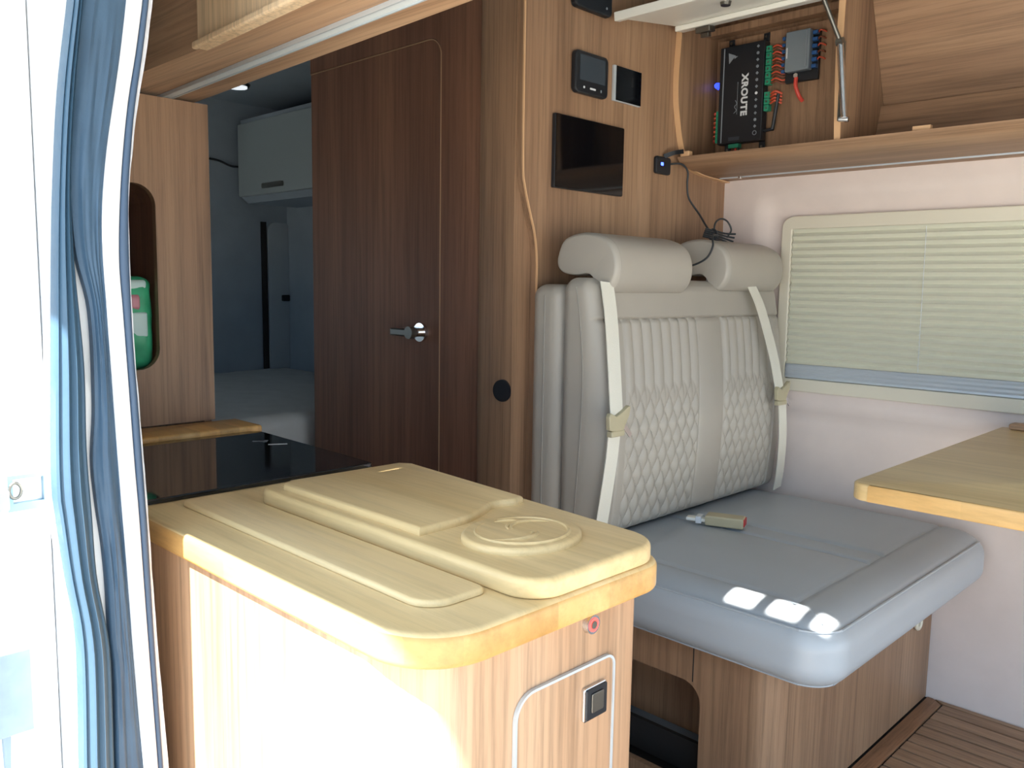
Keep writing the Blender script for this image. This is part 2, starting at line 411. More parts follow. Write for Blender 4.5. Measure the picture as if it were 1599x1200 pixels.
struct(obj('wall_header', B(-1.09, 0.9, 0.28, 0.36, 1.66, 1.98), M_paint), 'white body header above the side door opening')
tag(obj('added_sunshade', B(-2.6, 1.2, 0.052, 0.278, 1.62, 1.76, 0.004), M_paint), 'white awning added above the door to shade the worktop', 'sunshade')  # unseen block added to keep the sun off the worktop
struct(obj('added_wall_front', B(0.9, 0.95, 0.30, 2.47, 1.22, 1.98), M_greyfab), 'lined overcab wall added to cut light from the cab')  # unseen wall added to weaken the light on the partition
# ceiling with added sun slots, built as a grid with open cells
vo = SUN/SUN.z*(1.96-0.5)       # unseen slots added to throw sun patches onto the seat
vx = [-3.99, vo.x-0.830, vo.x-0.775, vo.x-0.740, vo.x-0.684, vo.x-0.652, vo.x-0.628, 0.9]
vy = [0.28, vo.y+1.438, vo.y+1.502, 2.47]
cb = bmesh.new()
for i in range(len(vx)-1):
    for j in range(len(vy)-1):
        if i in (1, 3, 5) and j == 1: continue
        B(vx[i], vx[i+1], vy[j], vy[j+1], 1.96, 1.985, bm=cb)
struct(obj('ceiling', cb, M_greyfab), 'grey headlining with small slots added to let sun onto the seat')

# partition face with wavy front edge (beside the bench)
S_edge = [(1.474, 1.96), (1.474, 1.60), (1.476, 1.39), (1.484, 1.335), (1.502, 1.28), (1.521, 1.225), (1.530, 1.165), (1.531, 1.08), (1.531, 0.62), (1.531, 0.0)]
edge = [(p.x, p.y) for p in catmull([(a, b, 0) for a, b in S_edge], 6)]
pp = edge+[(2.45, 0.0), (2.45, 1.96)]
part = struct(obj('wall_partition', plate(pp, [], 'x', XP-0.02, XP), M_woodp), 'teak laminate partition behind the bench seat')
obj('edge_band', ribbon([(XP+0.001, a-0.001, b) for a, b in edge], (1, 0, 0), 0.005, 0.003, sm=1), M_band, part)
# rounded corner post between partition and bathroom aisle wall
cpts = [(XP-0.022, 1.474)]
for k in range(13):
    a = math.pi/2*k/12; cpts.append((XP-0.025-0.14*(1-math.cos(math.pi/2-a)) if False else XP-0.022-0.15*math.sin(a), YB-0.026*(math.cos(a))))
post_o = [(XP-0.021, YB-0.03)]+[(XP-0.021-0.15*math.sin(math.pi/2*k/12), YB-0.03*math.cos(math.pi/2*k/12)) for k in range(1, 13)]+[(XP-0.171, YB+0.06), (XP-0.021, YB+0.06)]
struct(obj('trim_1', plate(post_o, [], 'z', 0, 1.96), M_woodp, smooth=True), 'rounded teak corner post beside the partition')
# bathroom aisle wall with door opening
dx0, dx1, dz0, dz1 = -2.384, -1.758, 0.06, 1.745
awo = roundpoly([(XP-0.172, 0), (XP-0.172, 1.96), (-2.385, 1.96), (-2.385, dz1+0.003), (dx1+0.003, dz1+0.003), (dx1+0.003, 0)], [0, 0, 0, 0, 0.05, 0])
aw = struct(obj('wall_aisle', plate(awo, [], 'y', YB, YB+0.03), M_woodd), 'dark brown wood wall of the washroom along the aisle')
struct(obj('wall_bath_rear', B(-2.385, -2.355, YB+0.033, 2.33, 0, 1.96), M_woodd), 'rear wall of the washroom')
dr = sroot('door_1', (-2.03, YB+0.02, 0), 'dark brown wooden washroom door with a round knob')
obj('door_leaf', plate(rrect(dx0, dx1, dz0, dz1, [0.048, 0, 0, 0]), [], 'y', YB+0.002, YB+0.03), M_woodd, dr)
edp = [(dx1, dz0)]+[(a, b) for a, b in rrect(dx0, dx1, dz0, dz1, [0.048, 0, 0, 0])[:9]]+[(dx0, dz1)]
obj('door_edge', ribbon([(a, YB+0.0005, b) for a, b in edp], (0, 1, 0), 0.003, 0.002, sm=1), mat('thin_tan_edge', lin(168, 134, 104), 0.5), dr)
kx, kz = -1.835, 0.968
kb = cyl((kx, YB+0.004, kz), (kx, YB-0.008, kz), 0.026, n=32); cyl((kx, YB-0.008, kz), (kx, YB-0.03, kz), 0.012, n=20, bm=kb)
kn = obj('door_knob', kb, M_chrome, dr, smooth=True)
lv = cyl((kx, YB-0.030, kz), (kx, YB-0.048, kz), 0.017, n=24); B(kx-0.085, kx, YB-0.046, YB-0.034, kz-0.011, kz+0.010, 0.004, bm=lv)
obj('lever', lv, M_steel, kn)

# ================================================================== REAR BEDROOM
bed = thing('bed', 'grey bed with pale rumpled bedspread at the back of the van', 'bed', (-3.2, 1.9, 0))
def bedfn(p, t):
    if t.z > 0.2: p.z += 0.006*noise.noise(Vector((p.x*7, p.y*7, 0)))+0.003*noise.noise(Vector((p.x*22, p.y*16, 3)))
    return p
obj('mattress', rbox(-3.92, -2.47, 0.45, 2.32, 0.50, 0.662, 0.05, 0.04, 40, 40, 4, bedfn), M_bed, bed, smooth=True)
obj('base', B(-3.92, -2.50, 0.45, 2.32, 0.0, 0.495, 0.004), M_beddk, bed)
rc = thing('rear_cabinet', 'pale grey overhead cabinet above the bed', 'cabinet', (-3.2, 2.15, 1.40))
obj('body', plate([(2.33, 1.475), (2.06, 1.475), (2.03, 1.50), (2.03, 1.86), (2.33, 1.86)], [], 'x', -3.84, -2.42), M_greyfab, rc)
cd = obj('cabinet_door', plate(rrect(-3.83, -2.95, 1.50, 1.835, 0.012), [], 'y', 2.008, 2.028, bev=0.003), M_cabw, rc)
obj('handle', plate(rrect(-3.60, -3.42, 1.525, 1.548, 0.008), [], 'y', 2.000, 2.0085), M_steel, cd)
obj('cabinet_door', plate(rrect(-2.94, -2.44, 1.50, 1.835, 0.012), [], 'y', 2.008, 2.028, bev=0.003), M_cabw, rc)
rd = sroot('door_2', (-3.93, 2.1, 0.6), 'grey rear door lining behind the bed')
obj('lining', plate(rrect(2.215, 2.328, 0.60, 1.40, [0.02, 0.04, 0.0, 0.0]), [], 'x', -3.94, -3.925), M_greydoor, rd)
obj('seam', plate([(2.185, 0.62), (2.212, 0.62), (2.207, 1.40), (2.180, 1.40)], [], 'x', -3.94, -3.930), M_dark, rd)
obj('lining', plate(rrect(1.0, 2.175, 0.60, 1.44, 0.03), [], 'x', -3.94, -3.932), M_greyfab, rd)
ob = plate(rrect(2.285, 2.325, 1.003, 1.035, 0.006), [], 'x', -3.925, -3.912)
tag(obj('rear_socket', ob, M_black), 'small black socket on the grey rear door lining', 'socket')
tag(obj('rear_cable', tube([(-3.935, 1.90, 1.68), (-3.93, 1.96, 1.675), (-3.93, 2.03, 1.655), (-3.93, 2.10, 1.66)], 0.005, 8), M_cable), 'thin dark cable on the grey wall above the bed', 'cable')
cl = thing('ceiling_lamp', 'round recessed spot lamp in the grey ceiling above the bed', 'lamp', (-3.57, 1.875, 1.95))
obj('trim_ring', cyl((-3.57, 1.875, 1.962), (-3.57, 1.875, 1.948), 0.058, 0.05, n=32), M_chrome, cl)
obj('lens', cyl((-3.57, 1.875, 1.950), (-3.57, 1.875, 1.944), 0.043, n=32), M_lamp, cl)

# ================================================================== KITCHEN
ZC = 0.76
near, fary0, fary1 = 0.484, 0.893, 0.955
body_o = roundpoly([(-0.61, 0.490), (-0.61, 0.852), (-1.86, 0.93), (-1.86, 0.490)], [0.085, 0.012, 0.0, 0.0], 10)
kc = thing('kitchen_cabinet', 'teak laminate kitchen cabinet with rounded end and small lockable door', 'cabinet', (-1.2, 0.7, 0))
obj('body', plate(body_o, [], 'z', 0.0, ZC-0.039), M_wood, kc, smooth=True)
dpoly = [(0.628, 0.08), (0.802, 0.08), (0.802, 0.655), (0.628, 0.655)]
do = rrect(0.628, 0.803, 0.08, 0.656, [0.016, 0.030, 0.02, 0.02])
kd = obj('door', plate(inset(do, 0.002), [], 'x', -0.6098, -0.6068), M_wood, kc)
obj('door_edge', plate(do, [inset(do, 0.0032)], 'x', -0.6096, -0.6050), M_alu, kd)
lt = obj('latch', plate(rrect(0.741, 0.783, 0.586, 0.628, 0.003), [], 'x', -0.607, -0.602, bev=0.0012), M_chrome, kd)
obj('latch_face', plate(rrect(0.745, 0.782, 0.588, 0.626, 0.002), [], 'x', -0.602, -0.6005), M_black, lt)
obj('push_button', plate(rrect(0.752, 0.774, 0.596, 0.620, 0.002), [], 'x', -0.6005, -0.5985, bev=0.0006), M_steel, lt)
bt = thing('push_switch', 'round chrome push switch with glowing red ring below the wooden worktop', 'switch', (-0.607, 0.756, 0.693))
obj('bezel', cyl((-0.611, 0.756, 0.704), (-0.603, 0.756, 0.704), 0.0125, 0.0115, n=28), M_chrome, bt)
def ring(x0, x1, y, z, r0, r1, n=28):
    c = lambda r: [(y+r*math.cos(2*math.pi*k/n), z+r*math.sin(2*math.pi*k/n)) for k in range(n)]
    return plate(c(r1), [c(r0)], 'x', x0, x1)
obj('red_ring', ring(-0.603, -0.6022, 0.756, 0.704, 0.0052, 0.0085), M_redled, bt)
obj('cap', cyl((-0.603, 0.756, 0.704), (-0.6015, 0.756, 0.704), 0.005, n=20), M_steel, bt)

top_o = roundpoly([(-0.588, near), (-0.588, fary0-0.002), (-1.86, fary1+0.008), (-1.86, near-0.005)], [0.085, 0.05, 0.0, 0.0], 12)
wtop = obj('worktop', slab(top_o, ZC-0.038, ZC, 0.009, 0.008), M_pinee, smooth=True)
wtop.data.materials.append(M_pine)
for p_ in wtop.data.polygons:
    if p_.normal.z > 0.7: p_.material_index = 1
tag(wtop, 'honey pine wooden worktop with rounded corners on the kitchen cabinet', 'worktop')
# flush chopping board beside the sink lid
cb_o = rrect(-1.245, -0.655, 0.545, 0.632, [0.012, 0.02, 0.02, 0.035])
ob = slab(cb_o, ZC+0.0005, ZC+0.008, 0.005, 0.001)
tag(obj('chopping_board', ob, M_pine, smooth=True), 'long narrow pine board set flush in the worktop beside the carved lid', 'board')
# carved lid over the sink
lid = thing('sink_lid', 'thick pine sink lid with carved round swirl emblem', 'lid', (-0.88, 0.78, ZC))
lid_o = roundpoly([(-0.592, 0.640), (-0.592, 0.884), (-1.185, 0.930), (-1.185, 0.640)], [0.045, 0.055, 0.03, 0.03], 10)
obj('lid_board', slab(lid_o, ZC+0.0005, ZC+0.024, 0.008, 0.003), M_pine, lid, smooth=True)
# raised plateau with an S-shaped front edge
ple = catmull([(-0.812, 0.662, 0), (-0.812, 0.70, 0), (-0.815, 0.75, 0), (-0.832, 0.795, 0), (-0.845, 0.825, 0), (-0.835, 0.858, 0)], 6)
pl_o = [(p.x, p.y) for p in ple]+[(-0.842, 0.882)]+[(-1.13, 0.905), (-1.15, 0.89), (-1.155, 0.68), (-1.14, 0.662)]
obj('raised_panel', slab(pl_o, ZC+0.0235, ZC+0.034, 0.006, 0.0005, 4), M_pine, lid, smooth=True)
ex, ey = -0.722, 0.755
circ = [(ex+0.076*math.cos(2*math.pi*k/64)*0.94, ey+0.082*math.sin(2*math.pi*k/64)) for k in range(64)]
em = obj('round_emblem', slab(circ, ZC+0.0235, ZC+0.033, 0.006, 0.0005, 5), M_pine, lid, smooth=True)
def P3(r, a, z=0.0): return (ex+r*0.92*math.cos(a), ey+r*math.sin(a), ZC+0.0328+z)
def arc(r0, a0, r1, a1, n=14): return [P3(r0+(r1-r0)*k/n, math.radians(a0+(a1-a0)*k/n)) for k in range(n+1)]
tp = lambda u: 0.0008+0.0024*math.sin(math.pi*min(max(u, 0.0), 1.0))
for pts in (arc(0.062, -170, 0.062, 170, 40), arc(0.055, 95, 0.012, 205), arc(0.046, 120, 0.018, 215), arc(0.055, -85, 0.012, 25), arc(0.046, -60, 0.020, 30), arc(0.04, 140, 0.055, 180)):
    obj('carved_ridge', tube(pts, tp, 6, sm=1), M_pine, em, smooth=True)
# hob with black glass cover
hob = thing('hob', 'black glass hob cover set in the worktop', 'hob', (-1.5, 0.72, ZC))
hob_o = roundpoly([(-1.27, 0.50), (-1.27, 0.925), (-1.725, 0.938), (-1.725, 0.50)], [0.01, 0.01, 0.025, 0.02])
obj('glass_lid', slab(hob_o, ZC+0.0008, ZC+0.009, 0.002, 0.001, 3), M_hob, hob)
def printz(x, y, dx, dy, name, M, z=ZC+0.0092, rot=0.0):
    c, s = math.cos(rot), math.sin(rot)
    pts = [(x+a*c-b*s, y+a*s+b*c) for a, b in ((-dx, -dy), (dx, -dy), (dx, dy), (-dx, dy))]
    return obj(name, plate(pts, [], 'z', z-0.0001, z+0.0003), M, hob)
printz(-1.600, 0.872, 0.012, 0.004, 'logo_print', M_printg, rot=0.9); printz(-1.592, 0.884, 0.004, 0.010, 'logo_print', M_printg, rot=0.9)
printz(-1.545, 0.885, 0.004, 0.019, 'label_print', M_print, rot=-0.5)
tag(obj('worktop_strip', slab(rrect(-1.858, -1.735, 0.44, 0.956, 0.004), ZC+0.0005, ZC+0.018, 0.006, 0.001), M_pinee, smooth=True), 'narrow pine ledge between the hob and the tall panel', 'ledge')
# tall cupboard at the back of the hob with an open niche
nich = rrect(0.52, 0.782, 0.905, 1.305, 0.045)
tc = thing('tall_cupboard', 'tall teak cupboard with open rounded niche behind the hob', 'cupboard', (-2.05, 0.67, 0))
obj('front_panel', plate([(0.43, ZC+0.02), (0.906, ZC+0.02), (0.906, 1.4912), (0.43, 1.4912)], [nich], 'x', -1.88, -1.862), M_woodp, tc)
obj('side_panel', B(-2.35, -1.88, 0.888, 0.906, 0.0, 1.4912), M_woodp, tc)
obj('niche_lining', plate(rrect(0.50, 0.80, 0.885, 1.325, 0.06), [rrect(0.515, 0.786, 0.900, 1.31, 0.048)], 'x', -2.06, -1.882), M_woodd, tc)
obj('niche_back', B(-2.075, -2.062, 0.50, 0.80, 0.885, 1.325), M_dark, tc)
bag = thing('snack_bag', 'green and white printed packet standing in the niche behind the hob', 'packet', (-1.908, 0.715, 0.901))
def bagfn(p, t):
    k = 1-0.6*abs(t.z)**4
    p.x = -1.908+(p.x+1.908)*k+0.006*noise.noise(Vector((p.y*18, p.z*18, 2))); p.y += 0.004*noise.noise(Vector((p.z*20, 0, 1)))
    return p
obj('pouch', rbox(-1.935, -1.884, 0.63, 0.782, 0.903, 1.108, 0.028, 0.02, 6, 14, 18, bagfn), M_bagg, bag, smooth=True)
obj('print_panel', rbox(-1.888, -1.880, 0.66, 0.765, 0.975, 1.03, 0.005, 0.005, 3, 8, 6), M_bagw, bag, smooth=True)
obj('print_flower', rbox(-1.888, -1.879, 0.728, 0.750, 1.035, 1.068, 0.005, 0.01, 3, 4, 4), M_bagp, bag, smooth=True)
obj('print_top', rbox(-1.900, -1.886, 0.655, 0.768, 1.075, 1.100, 0.006, 0.008, 3, 8, 4), M_bagw, bag, smooth=True)

# overhead locker above the kitchen with LED strip
oc = thing('kitchen_locker', 'teak overhead locker with LED strip above the kitchen worktop', 'cabinet', (-1.3, 0.78, 1.5))
led0, led1 = Vector((-2.34, 0.838)), Vector((-0.42, 0.748))
ZT = 1.70
XJN = -1.462
obj('bottom_panel', plate([(-2.35, 0.716), (XJN, 0.716), (XJN, 0.714), (-0.40, 0.662), (-0.40, 0.820), (-2.35, 0.917)], [], 'z', 1.50, 1.52), M_woodx, oc)
obj('fascia', plate([(XJN+0.001, 0.695), (-0.40, 0.643), (-0.40, 0.6615), (XJN+0.001, 0.7135)], [], 'z', 1.4985, ZT, bev=0.002), M_fascia, oc)
obj('fascia', plate([(-2.35, 0.700), (XJN-0.001, 0.700), (XJN-0.001, 0.7155), (-2.35, 0.7155)], [], 'z', 1.4995, ZT), M_woodx, oc)
obj('fascia_lip', plate([(XJN+0.001, 0.684), (-0.40, 0.632), (-0.40, 0.643), (XJN+0.001, 0.695)], [], 'z', 1.496, 1.508, bev=0.003), M_fascia, oc)
obj('aisle_panel', plate([(-0.40, 0.806), (-0.40, 0.820), (-2.35, 0.917), (-2.35, 0.903)], [], 'z', 1.521, ZT), M_woodx, oc)
obj('top_panel', plate([(-2.35, 0.71), (-0.40, 0.665), (-0.40, 0.820), (-2.35, 0.917)], [], 'z', ZT+0.001, ZT+0.015), M_woodx, oc)
d = (led1-led0).normalized(); nrm = Vector((-d.y, d.x))
def strip(off, wd, z0, z1, name, M):
    a, b = led0+nrm*off, led1+nrm*off
    q = [a-nrm*wd, b-nrm*wd, b+nrm*wd, a+nrm*wd]
    return obj(name, plate([(v.x, v.y) for v in q], [], 'z', z0, z1), M, oc)
strip(0.002, 0.0085, 1.494, 1.4995, 'led_cover', M_led); strip(-0.0085, 0.0015, 1.492, 1.4995, 'led_channel', M_alu); strip(0.0125, 0.0015, 1.492, 1.4995, 'led_channel', M_alu)

# ================================================================== WINDOW + BLIND
wn = sroot('window_1', (-0.5, 2.40, 0.80), 'cream framed side window behind the bench')
wx0, wx1, wz0, wz1 = -1.238, 0.24, 0.800, 1.318
bx0, bx1, bz0, bz1 = -1.205, 0.207, 0.838, 1.280
obj('window_frame', plate(rrect(wx0, wx1, wz0, wz1, 0.035), [rrect(bx0, bx1, bz0, bz1, 0.004)], 'y', 2.396, 2.416, bev=0.003), M_cream, wn)
obj('window_back', B(bx0-0.01, bx1+0.01, 2.4085, 2.412, bz0-0.01, bz1+0.01), M_cream, wn)
bl = thing('pleated_blind', 'pale green pleated blind drawn down in the cream window frame', 'blind', (-0.5, 2.404, bz0))
npl = 19; ztop, zbot = bz1, 0.882; prof = []
for k in range(npl*2+1):
    z = ztop-(ztop-zbot)*k/(npl*2); prof.append((2.4068 if k % 2 else 2.3955, z))
pv = [(a, b) for a, b in prof]+[(a+0.0012, b) for a, b in prof[::-1]]
obj('pleats', plate(pv, [], 'x', bx0+0.002, bx1-0.002), M_blind, bl)
rl = obj('bottom_rail', plate([(2.395, 0.840), (2.407, 0.840), (2.407, 0.881), (2.396, 0.881), (2.394, 0.876), (2.396, 0.870), (2.394, 0.864), (2.396, 0.858), (2.394, 0.852), (2.396, 0.846)], [], 'x', bx0+0.002, bx1-0.002), M_alu, bl)
cbm = bmesh.new()
cdm = tube([(-0.826, 2.3972, ztop-0.004), (-0.824, 2.3968, 1.08), (-0.822, 2.3972, 0.884)], 0.0008, 6)
cord = obj('cord', cdm, M_print, bl)
for k in range(npl-1):
    z = ztop-(ztop-zbot)*(k+1)/npl
    obj('cord_eyelet', cyl((-0.8245, 2.3984, z), (-0.8245, 2.3966, z), 0.0022, n=8), M_print, cord)

# ================================================================== BENCH
bb = thing('bench_box', 'teak laminate bench box with open rounded niche in its side', 'bench', (-1.05, 1.95, 0))
ZB = 0.352
r0 = 0.055
fo = [(XF, 2.38), (XF, YB+r0)]+[(XF-r0+r0*math.cos(a), YB+r0-r0*math.sin(a)) for a in [math.pi/2*k/10 for k in range(1, 11)]]
fi = [(x-0.016 if i < 2 else XF-r0+(r0-0.016)*(x-(XF-r0))/r0, y if i < 2 else YB+r0-(r0-0.016)*(YB+r0-y)/r0) for i, (x, y) in enumerate(fo)]
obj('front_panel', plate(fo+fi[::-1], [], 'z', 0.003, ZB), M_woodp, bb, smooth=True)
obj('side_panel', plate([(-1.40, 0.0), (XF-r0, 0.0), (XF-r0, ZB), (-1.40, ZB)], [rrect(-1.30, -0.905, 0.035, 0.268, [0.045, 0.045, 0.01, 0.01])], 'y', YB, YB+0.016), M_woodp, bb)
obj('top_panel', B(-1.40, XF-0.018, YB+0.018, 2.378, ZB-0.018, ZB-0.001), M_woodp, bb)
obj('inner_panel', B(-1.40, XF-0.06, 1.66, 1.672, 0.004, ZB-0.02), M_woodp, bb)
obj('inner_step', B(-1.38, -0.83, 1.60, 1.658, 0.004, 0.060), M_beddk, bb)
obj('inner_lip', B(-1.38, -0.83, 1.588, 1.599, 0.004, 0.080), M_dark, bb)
obj('panel_joint', B(-0.926, -0.924, YB-0.0008, YB+0.001, 0.270, ZB-0.004), M_dark, bb)
rg = thing('ring_pull', 'small cream ring fitting on the bench front near the wall', 'ring', (XF, 2.262, 0.224))
rpts = [(XF+0.006, 2.262+0.016*math.cos(a), 0.246+0.016*math.sin(a)) for a in [2*math.pi*k/24 for k in range(25)]]
obj('ring', tube(rpts, 0.0055, 8, sm=1), M_cream, rg, smooth=True)
obj('plug', cyl((XF-0.001, 2.262, 0.246), (XF+0.004, 2.262, 0.246), 0.011, n=20), M_steel, rg)

cx0, cx1, cy0, cy1, cz0, cz1 = -1.316, -0.598, 1.425, 2.372, ZB+0.004, 0.502
def gr(x, c, wd, dp): return -dp*math.exp(-((x-c)/wd)**2)
def cushfn(p, t):
    if t.z > 0.5:
        k = sstep(0.5, 0.98, t.z)
        fx = gr(p.x, -0.712, 0.006, 0.005)*sstep(1.46, 1.50, p.y)      # front border seam
        fy = gr(p.y, 1.52, 0.006, 0.004)*(1-sstep(-0.72, -0.69, p.x))  # side border seam
        fc = (gr(p.y, 1.865, 0.006, 0.006)+gr(p.y, 1.945, 0.007, 0.007))*(1-sstep(-0.72, -0.705, p.x))
        puff = 0.006*math.sin(math.pi*min(max((p.y-1.52)/(1.865-1.52), 0), 1))+0.006*math.sin(math.pi*min(max((p.y-1.945)/(2.36-1.945), 0), 1))
        p.z += k*(fx+fy+fc+puff*sstep(-0.70, -0.76, p.x) if False else fx+fy+fc+puff*(1-sstep(-0.78, -0.715, p.x))*sstep(-1.19, -1.10, p.x))
    return p
sc_ = thing('seat_cushion', 'grey vinyl bench seat cushion with rounded front corner', 'cushion', (-0.9, 1.85, ZB))
cu = obj('pad', rbox(cx0, cx1, cy0, cy1, cz0, cz1, 0.085, 0.055, 90, 120, 8, cushfn), M_vinyls, sc_, smooth=True)
def rim(z, d, r=0.085):
    o_ = [(-1.23, cy0+d, z), (cx1-r-0.15, cy0+d, z)]
    o_ += [(cx1-r+(r-d)*math.sin(a), cy0+r-(r-d)*math.cos(a), z) for a in [math.pi/2*k/8 for k in range(9)]]
    return o_+[(cx1-d, cy0+r+0.15, z), (cx1-d, 2.30, z)]
obj('piping', tube(rim(0.480, 0.0150), 0.0026, 6, sm=3), M_vinyls, cu, smooth=True)
obj('piping', tube([(-0.735, 1.512, 0.5005), (-0.70, 1.508, 0.5005), (-0.668, 1.495, 0.499), (-0.640, 1.472, 0.493)], 0.0022, 6), M_vinyls, cu, smooth=True)
obj('piping', tube(rim(0.372, 0.0250), 0.0022, 6, sm=3), M_vinyls, cu, smooth=True)
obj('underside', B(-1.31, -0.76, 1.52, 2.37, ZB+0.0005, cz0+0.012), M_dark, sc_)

# backrest with quilted front
zb0, zb1 = 0.5065, 1.122
PAN = ((1.585, 1.905, 8), (2.022, 2.300, 7))
def bulge(z):
    t = (z-zb0)/(zb1-zb0); return 0.038*math.sin(math.pi*min(1, max(0, t*0.92+0.08)))**0.8-0.012*t
def quilt(y, z):
    if z > 1.024: return 0.006*sstep(1.024, 1.032, z)
    for y0, y1, n in PAN:
        if y0 < y < y1:
            u = (y-y0)/(y1-y0)*n; v = (z-zb0)/0.074
            fl = abs(math.sin(math.pi*u))**0.7*0.009
            a = abs(math.sin(math.pi*(u+v)))*abs(math.sin(math.pi*(u-v))); di = a**0.6*0.009
            w_ = sstep(0.78, 0.92, z)
            e = min(1, (y-y0)/0.012, (y1-y)/0.012)
            return (fl*w_+di*(1-w_))*max(e, 0)
    if 1.905 <= y <= 2.022: return 0.008*math.sin(math.pi*(y-1.905)/(2.022-1.905))**0.5
    return 0.006
def backfn(p, t):
    f = max(0.0, t.x); e = min(1, (1-abs(t.y))/0.06, (1-abs(t.z))/0.05); e = max(0, e)
    p.x += f*(bulge(p.z)+quilt(p.y, p.z)*e)
    if t.x > 0.6: p.x += (gr(p.y, 1.555, 0.004, 0.003)+gr(p.z, 1.024, 0.004, 0.004))*e
    return p
br = thing('bench_seat_back', 'greige vinyl bench back with quilted diamond pattern and two headrests', 'bench', (-1.26, 1.92, 0.50))
bkr = obj('backrest', rbox(-1.318, -1.222, 1.492, 2.362, zb0, zb1, 0.032, 0.032, 8, 330, 200, backfn), M_vinyl, br, smooth=True)
obj('side_seam', tube([(-1.262, 1.4915, 0.52), (-1.246, 1.491, 0.75), (-1.243, 1.491, 0.90), (-1.254, 1.4915, 1.02), (-1.27, 1.493, 1.10)], 0.0014, 6), M_seam, bkr)
rs = thing('rear_backrest_pad', 'upright greige vinyl pad standing between backrest and partition', 'cushion', (-1.37, 1.92, 0.42))
obj('pad', rbox(-1.425, -1.322, 1.50, 2.36, 0.3525, 1.106, 0.035, 0.03, 8, 30, 20), M_vinyl, rs, smooth=True)
obj('side_seam', tube([(-1.372, 1.4995, 0.42), (-1.372, 1.4992, 0.8), (-1.372, 1.4995, 1.08)], 0.0016, 6), M_seam, rs)

# headrests: hooked rolls
HP = [(-1.372, 1.175), (-1.371, 1.148), (-1.350, 1.132), (-1.310, 1.127), (-1.272, 1.130), (-1.250, 1.116), (-1.236, 1.093), (-1.212, 1.090), (-1.190, 1.118), (-1.186, 1.160), (-1.202, 1.197), (-1.240, 1.219), (-1.295, 1.227), (-1.350, 1.214)]
def headrest(y0, y1, label, dz=0.0, dx=0.0):
    prof = [(p.x+dx, p.y+dz) for p in catmull([(a, b, 0) for a, b in HP], 5, True)]
    cxm = sum(p[0] for p in prof)/len(prof); czm = sum(p[1] for p in prof)/len(prof)
    bm = bmesh.new(); rings = []; rr = 0.020
    secs = [(y0+rr*(1-math.sin(math.pi/2*k/7)), 0.86+0.14*(1-math.cos(math.pi/2*k/7)) if False else 1-0.14*(1-math.sin(math.pi/2*k/7))) for k in range(8)]
    secs = [(y0+rr*(1-math.cos(math.pi/2*k/7)), 0.87+0.13*math.sin(math.pi/2*k/7)) for k in range(8)]
    mid = [(y0+rr+(y1-y0-2*rr)*k/8, 1.0) for k in range(1, 8)]
    end = [(y0+y1-yy, s) for yy, s in secs[::-1]]
    for yy, s in secs+mid+end:
        rings.append([bm.verts.new((cxm+(x-cxm)*s, yy, czm+(z-czm)*s)) for x, z in prof])
    n = len(prof)
    for a, b in zip(rings, rings[1:]):
        for k in range(n): bm.faces.new((a[k], a[(k+1) % n], b[(k+1) % n], b[k]))
    bm.faces.new(rings[0]); bm.faces.new(rings[-1])
    t = obj('headrest', bm, M_vinyl, br, smooth=True); t['label'] = label
    sp = [(cxm+(x-cxm)*0.985, y0+rr*0.75, czm+(z-czm)*0.985) for x, z in prof[int(n*0.48):int(n*0.92)]]
    obj('seam', tube(sp, 0.0012, 5, sm=1), M_seam, t)
    for yy in (y0+0.08, y1-0.08): obj('post', cyl((-1.30+dx, yy, 1.105), (-1.30+dx, yy, 1.15), 0.006, n=12), M_chrome, t)
    return t
headrest(1.535, 1.850, 'larger looking greige vinyl headrest over the aisle side of the bench')
headrest(2.015, 2.325, 'greige vinyl headrest beside the window with cable hanging over it', 0.008)

# seat belts
def belt(pts_u, tongue, pts_l, label, yaw):
    t = thing('seat_belt', label, 'seat belt', pts_l[-1], 'bench seat belts')
    obj('webbing', ribbon(pts_u, (0.05, 1, 0.0), 0.042, 0.0022), M_web, t)
    obj('webbing', ribbon(pts_l, (0.05, 1, 0), 0.040, 0.0022), M_web, t)
    x, y, z = tongue
    tb = plate(roundpoly([(y-0.036, z-0.010), (y+0.010, z-0.018), (y+0.034, z+0.020), (y+0.038, z+0.044), (y+0.012, z+0.030), (y-0.014, z+0.020), (y-0.034, z+0.030), (y-0.040, z+0.020)], 0.004, 3), [], 'x', x-0.006, x+0.006, bev=0.002)
    obj('tongue', tb, M_tongue, t)
    obj('tongue_guide', B(x-0.008, x+0.008, y-0.032, y+0.016, z-0.026, z-0.012, 0.003), M_tongue, t)
    obj('tongue_blade', plate(roundpoly([(y+0.010, z-0.004), (y+0.018, z+0.006), (y+0.048, z-0.026), (y+0.040, z-0.034)], 0.002, 2), [], 'x', x+0.001, x+0.0035), M_chrome, t)
    return t
belt([(-1.208, 1.526, 1.112), (-1.188, 1.519, 1.04), (-1.169, 1.510, 0.94), (-1.150, 1.502, 0.815)], (-1.146, 1.504, 0.795), [(-1.152, 1.500, 0.79), (-1.158, 1.496, 0.70), (-1.170, 1.490, 0.59), (-1.180, 1.485, 0.512)], 'cream seat belt with tan tongue on the aisle side of the backrest', 0)
belt([(-1.205, 2.165, 1.118), (-1.180, 2.185, 1.05), (-1.158, 2.228, 0.92), (-1.150, 2.262, 0.815)], (-1.146, 2.272, 0.798), [(-1.150, 2.280, 0.79), (-1.150, 2.296, 0.68), (-1.162, 2.315, 0.575), (-1.176, 2.328, 0.512)], 'cream seat belt with tan tongue on the window side of the backrest', 0)
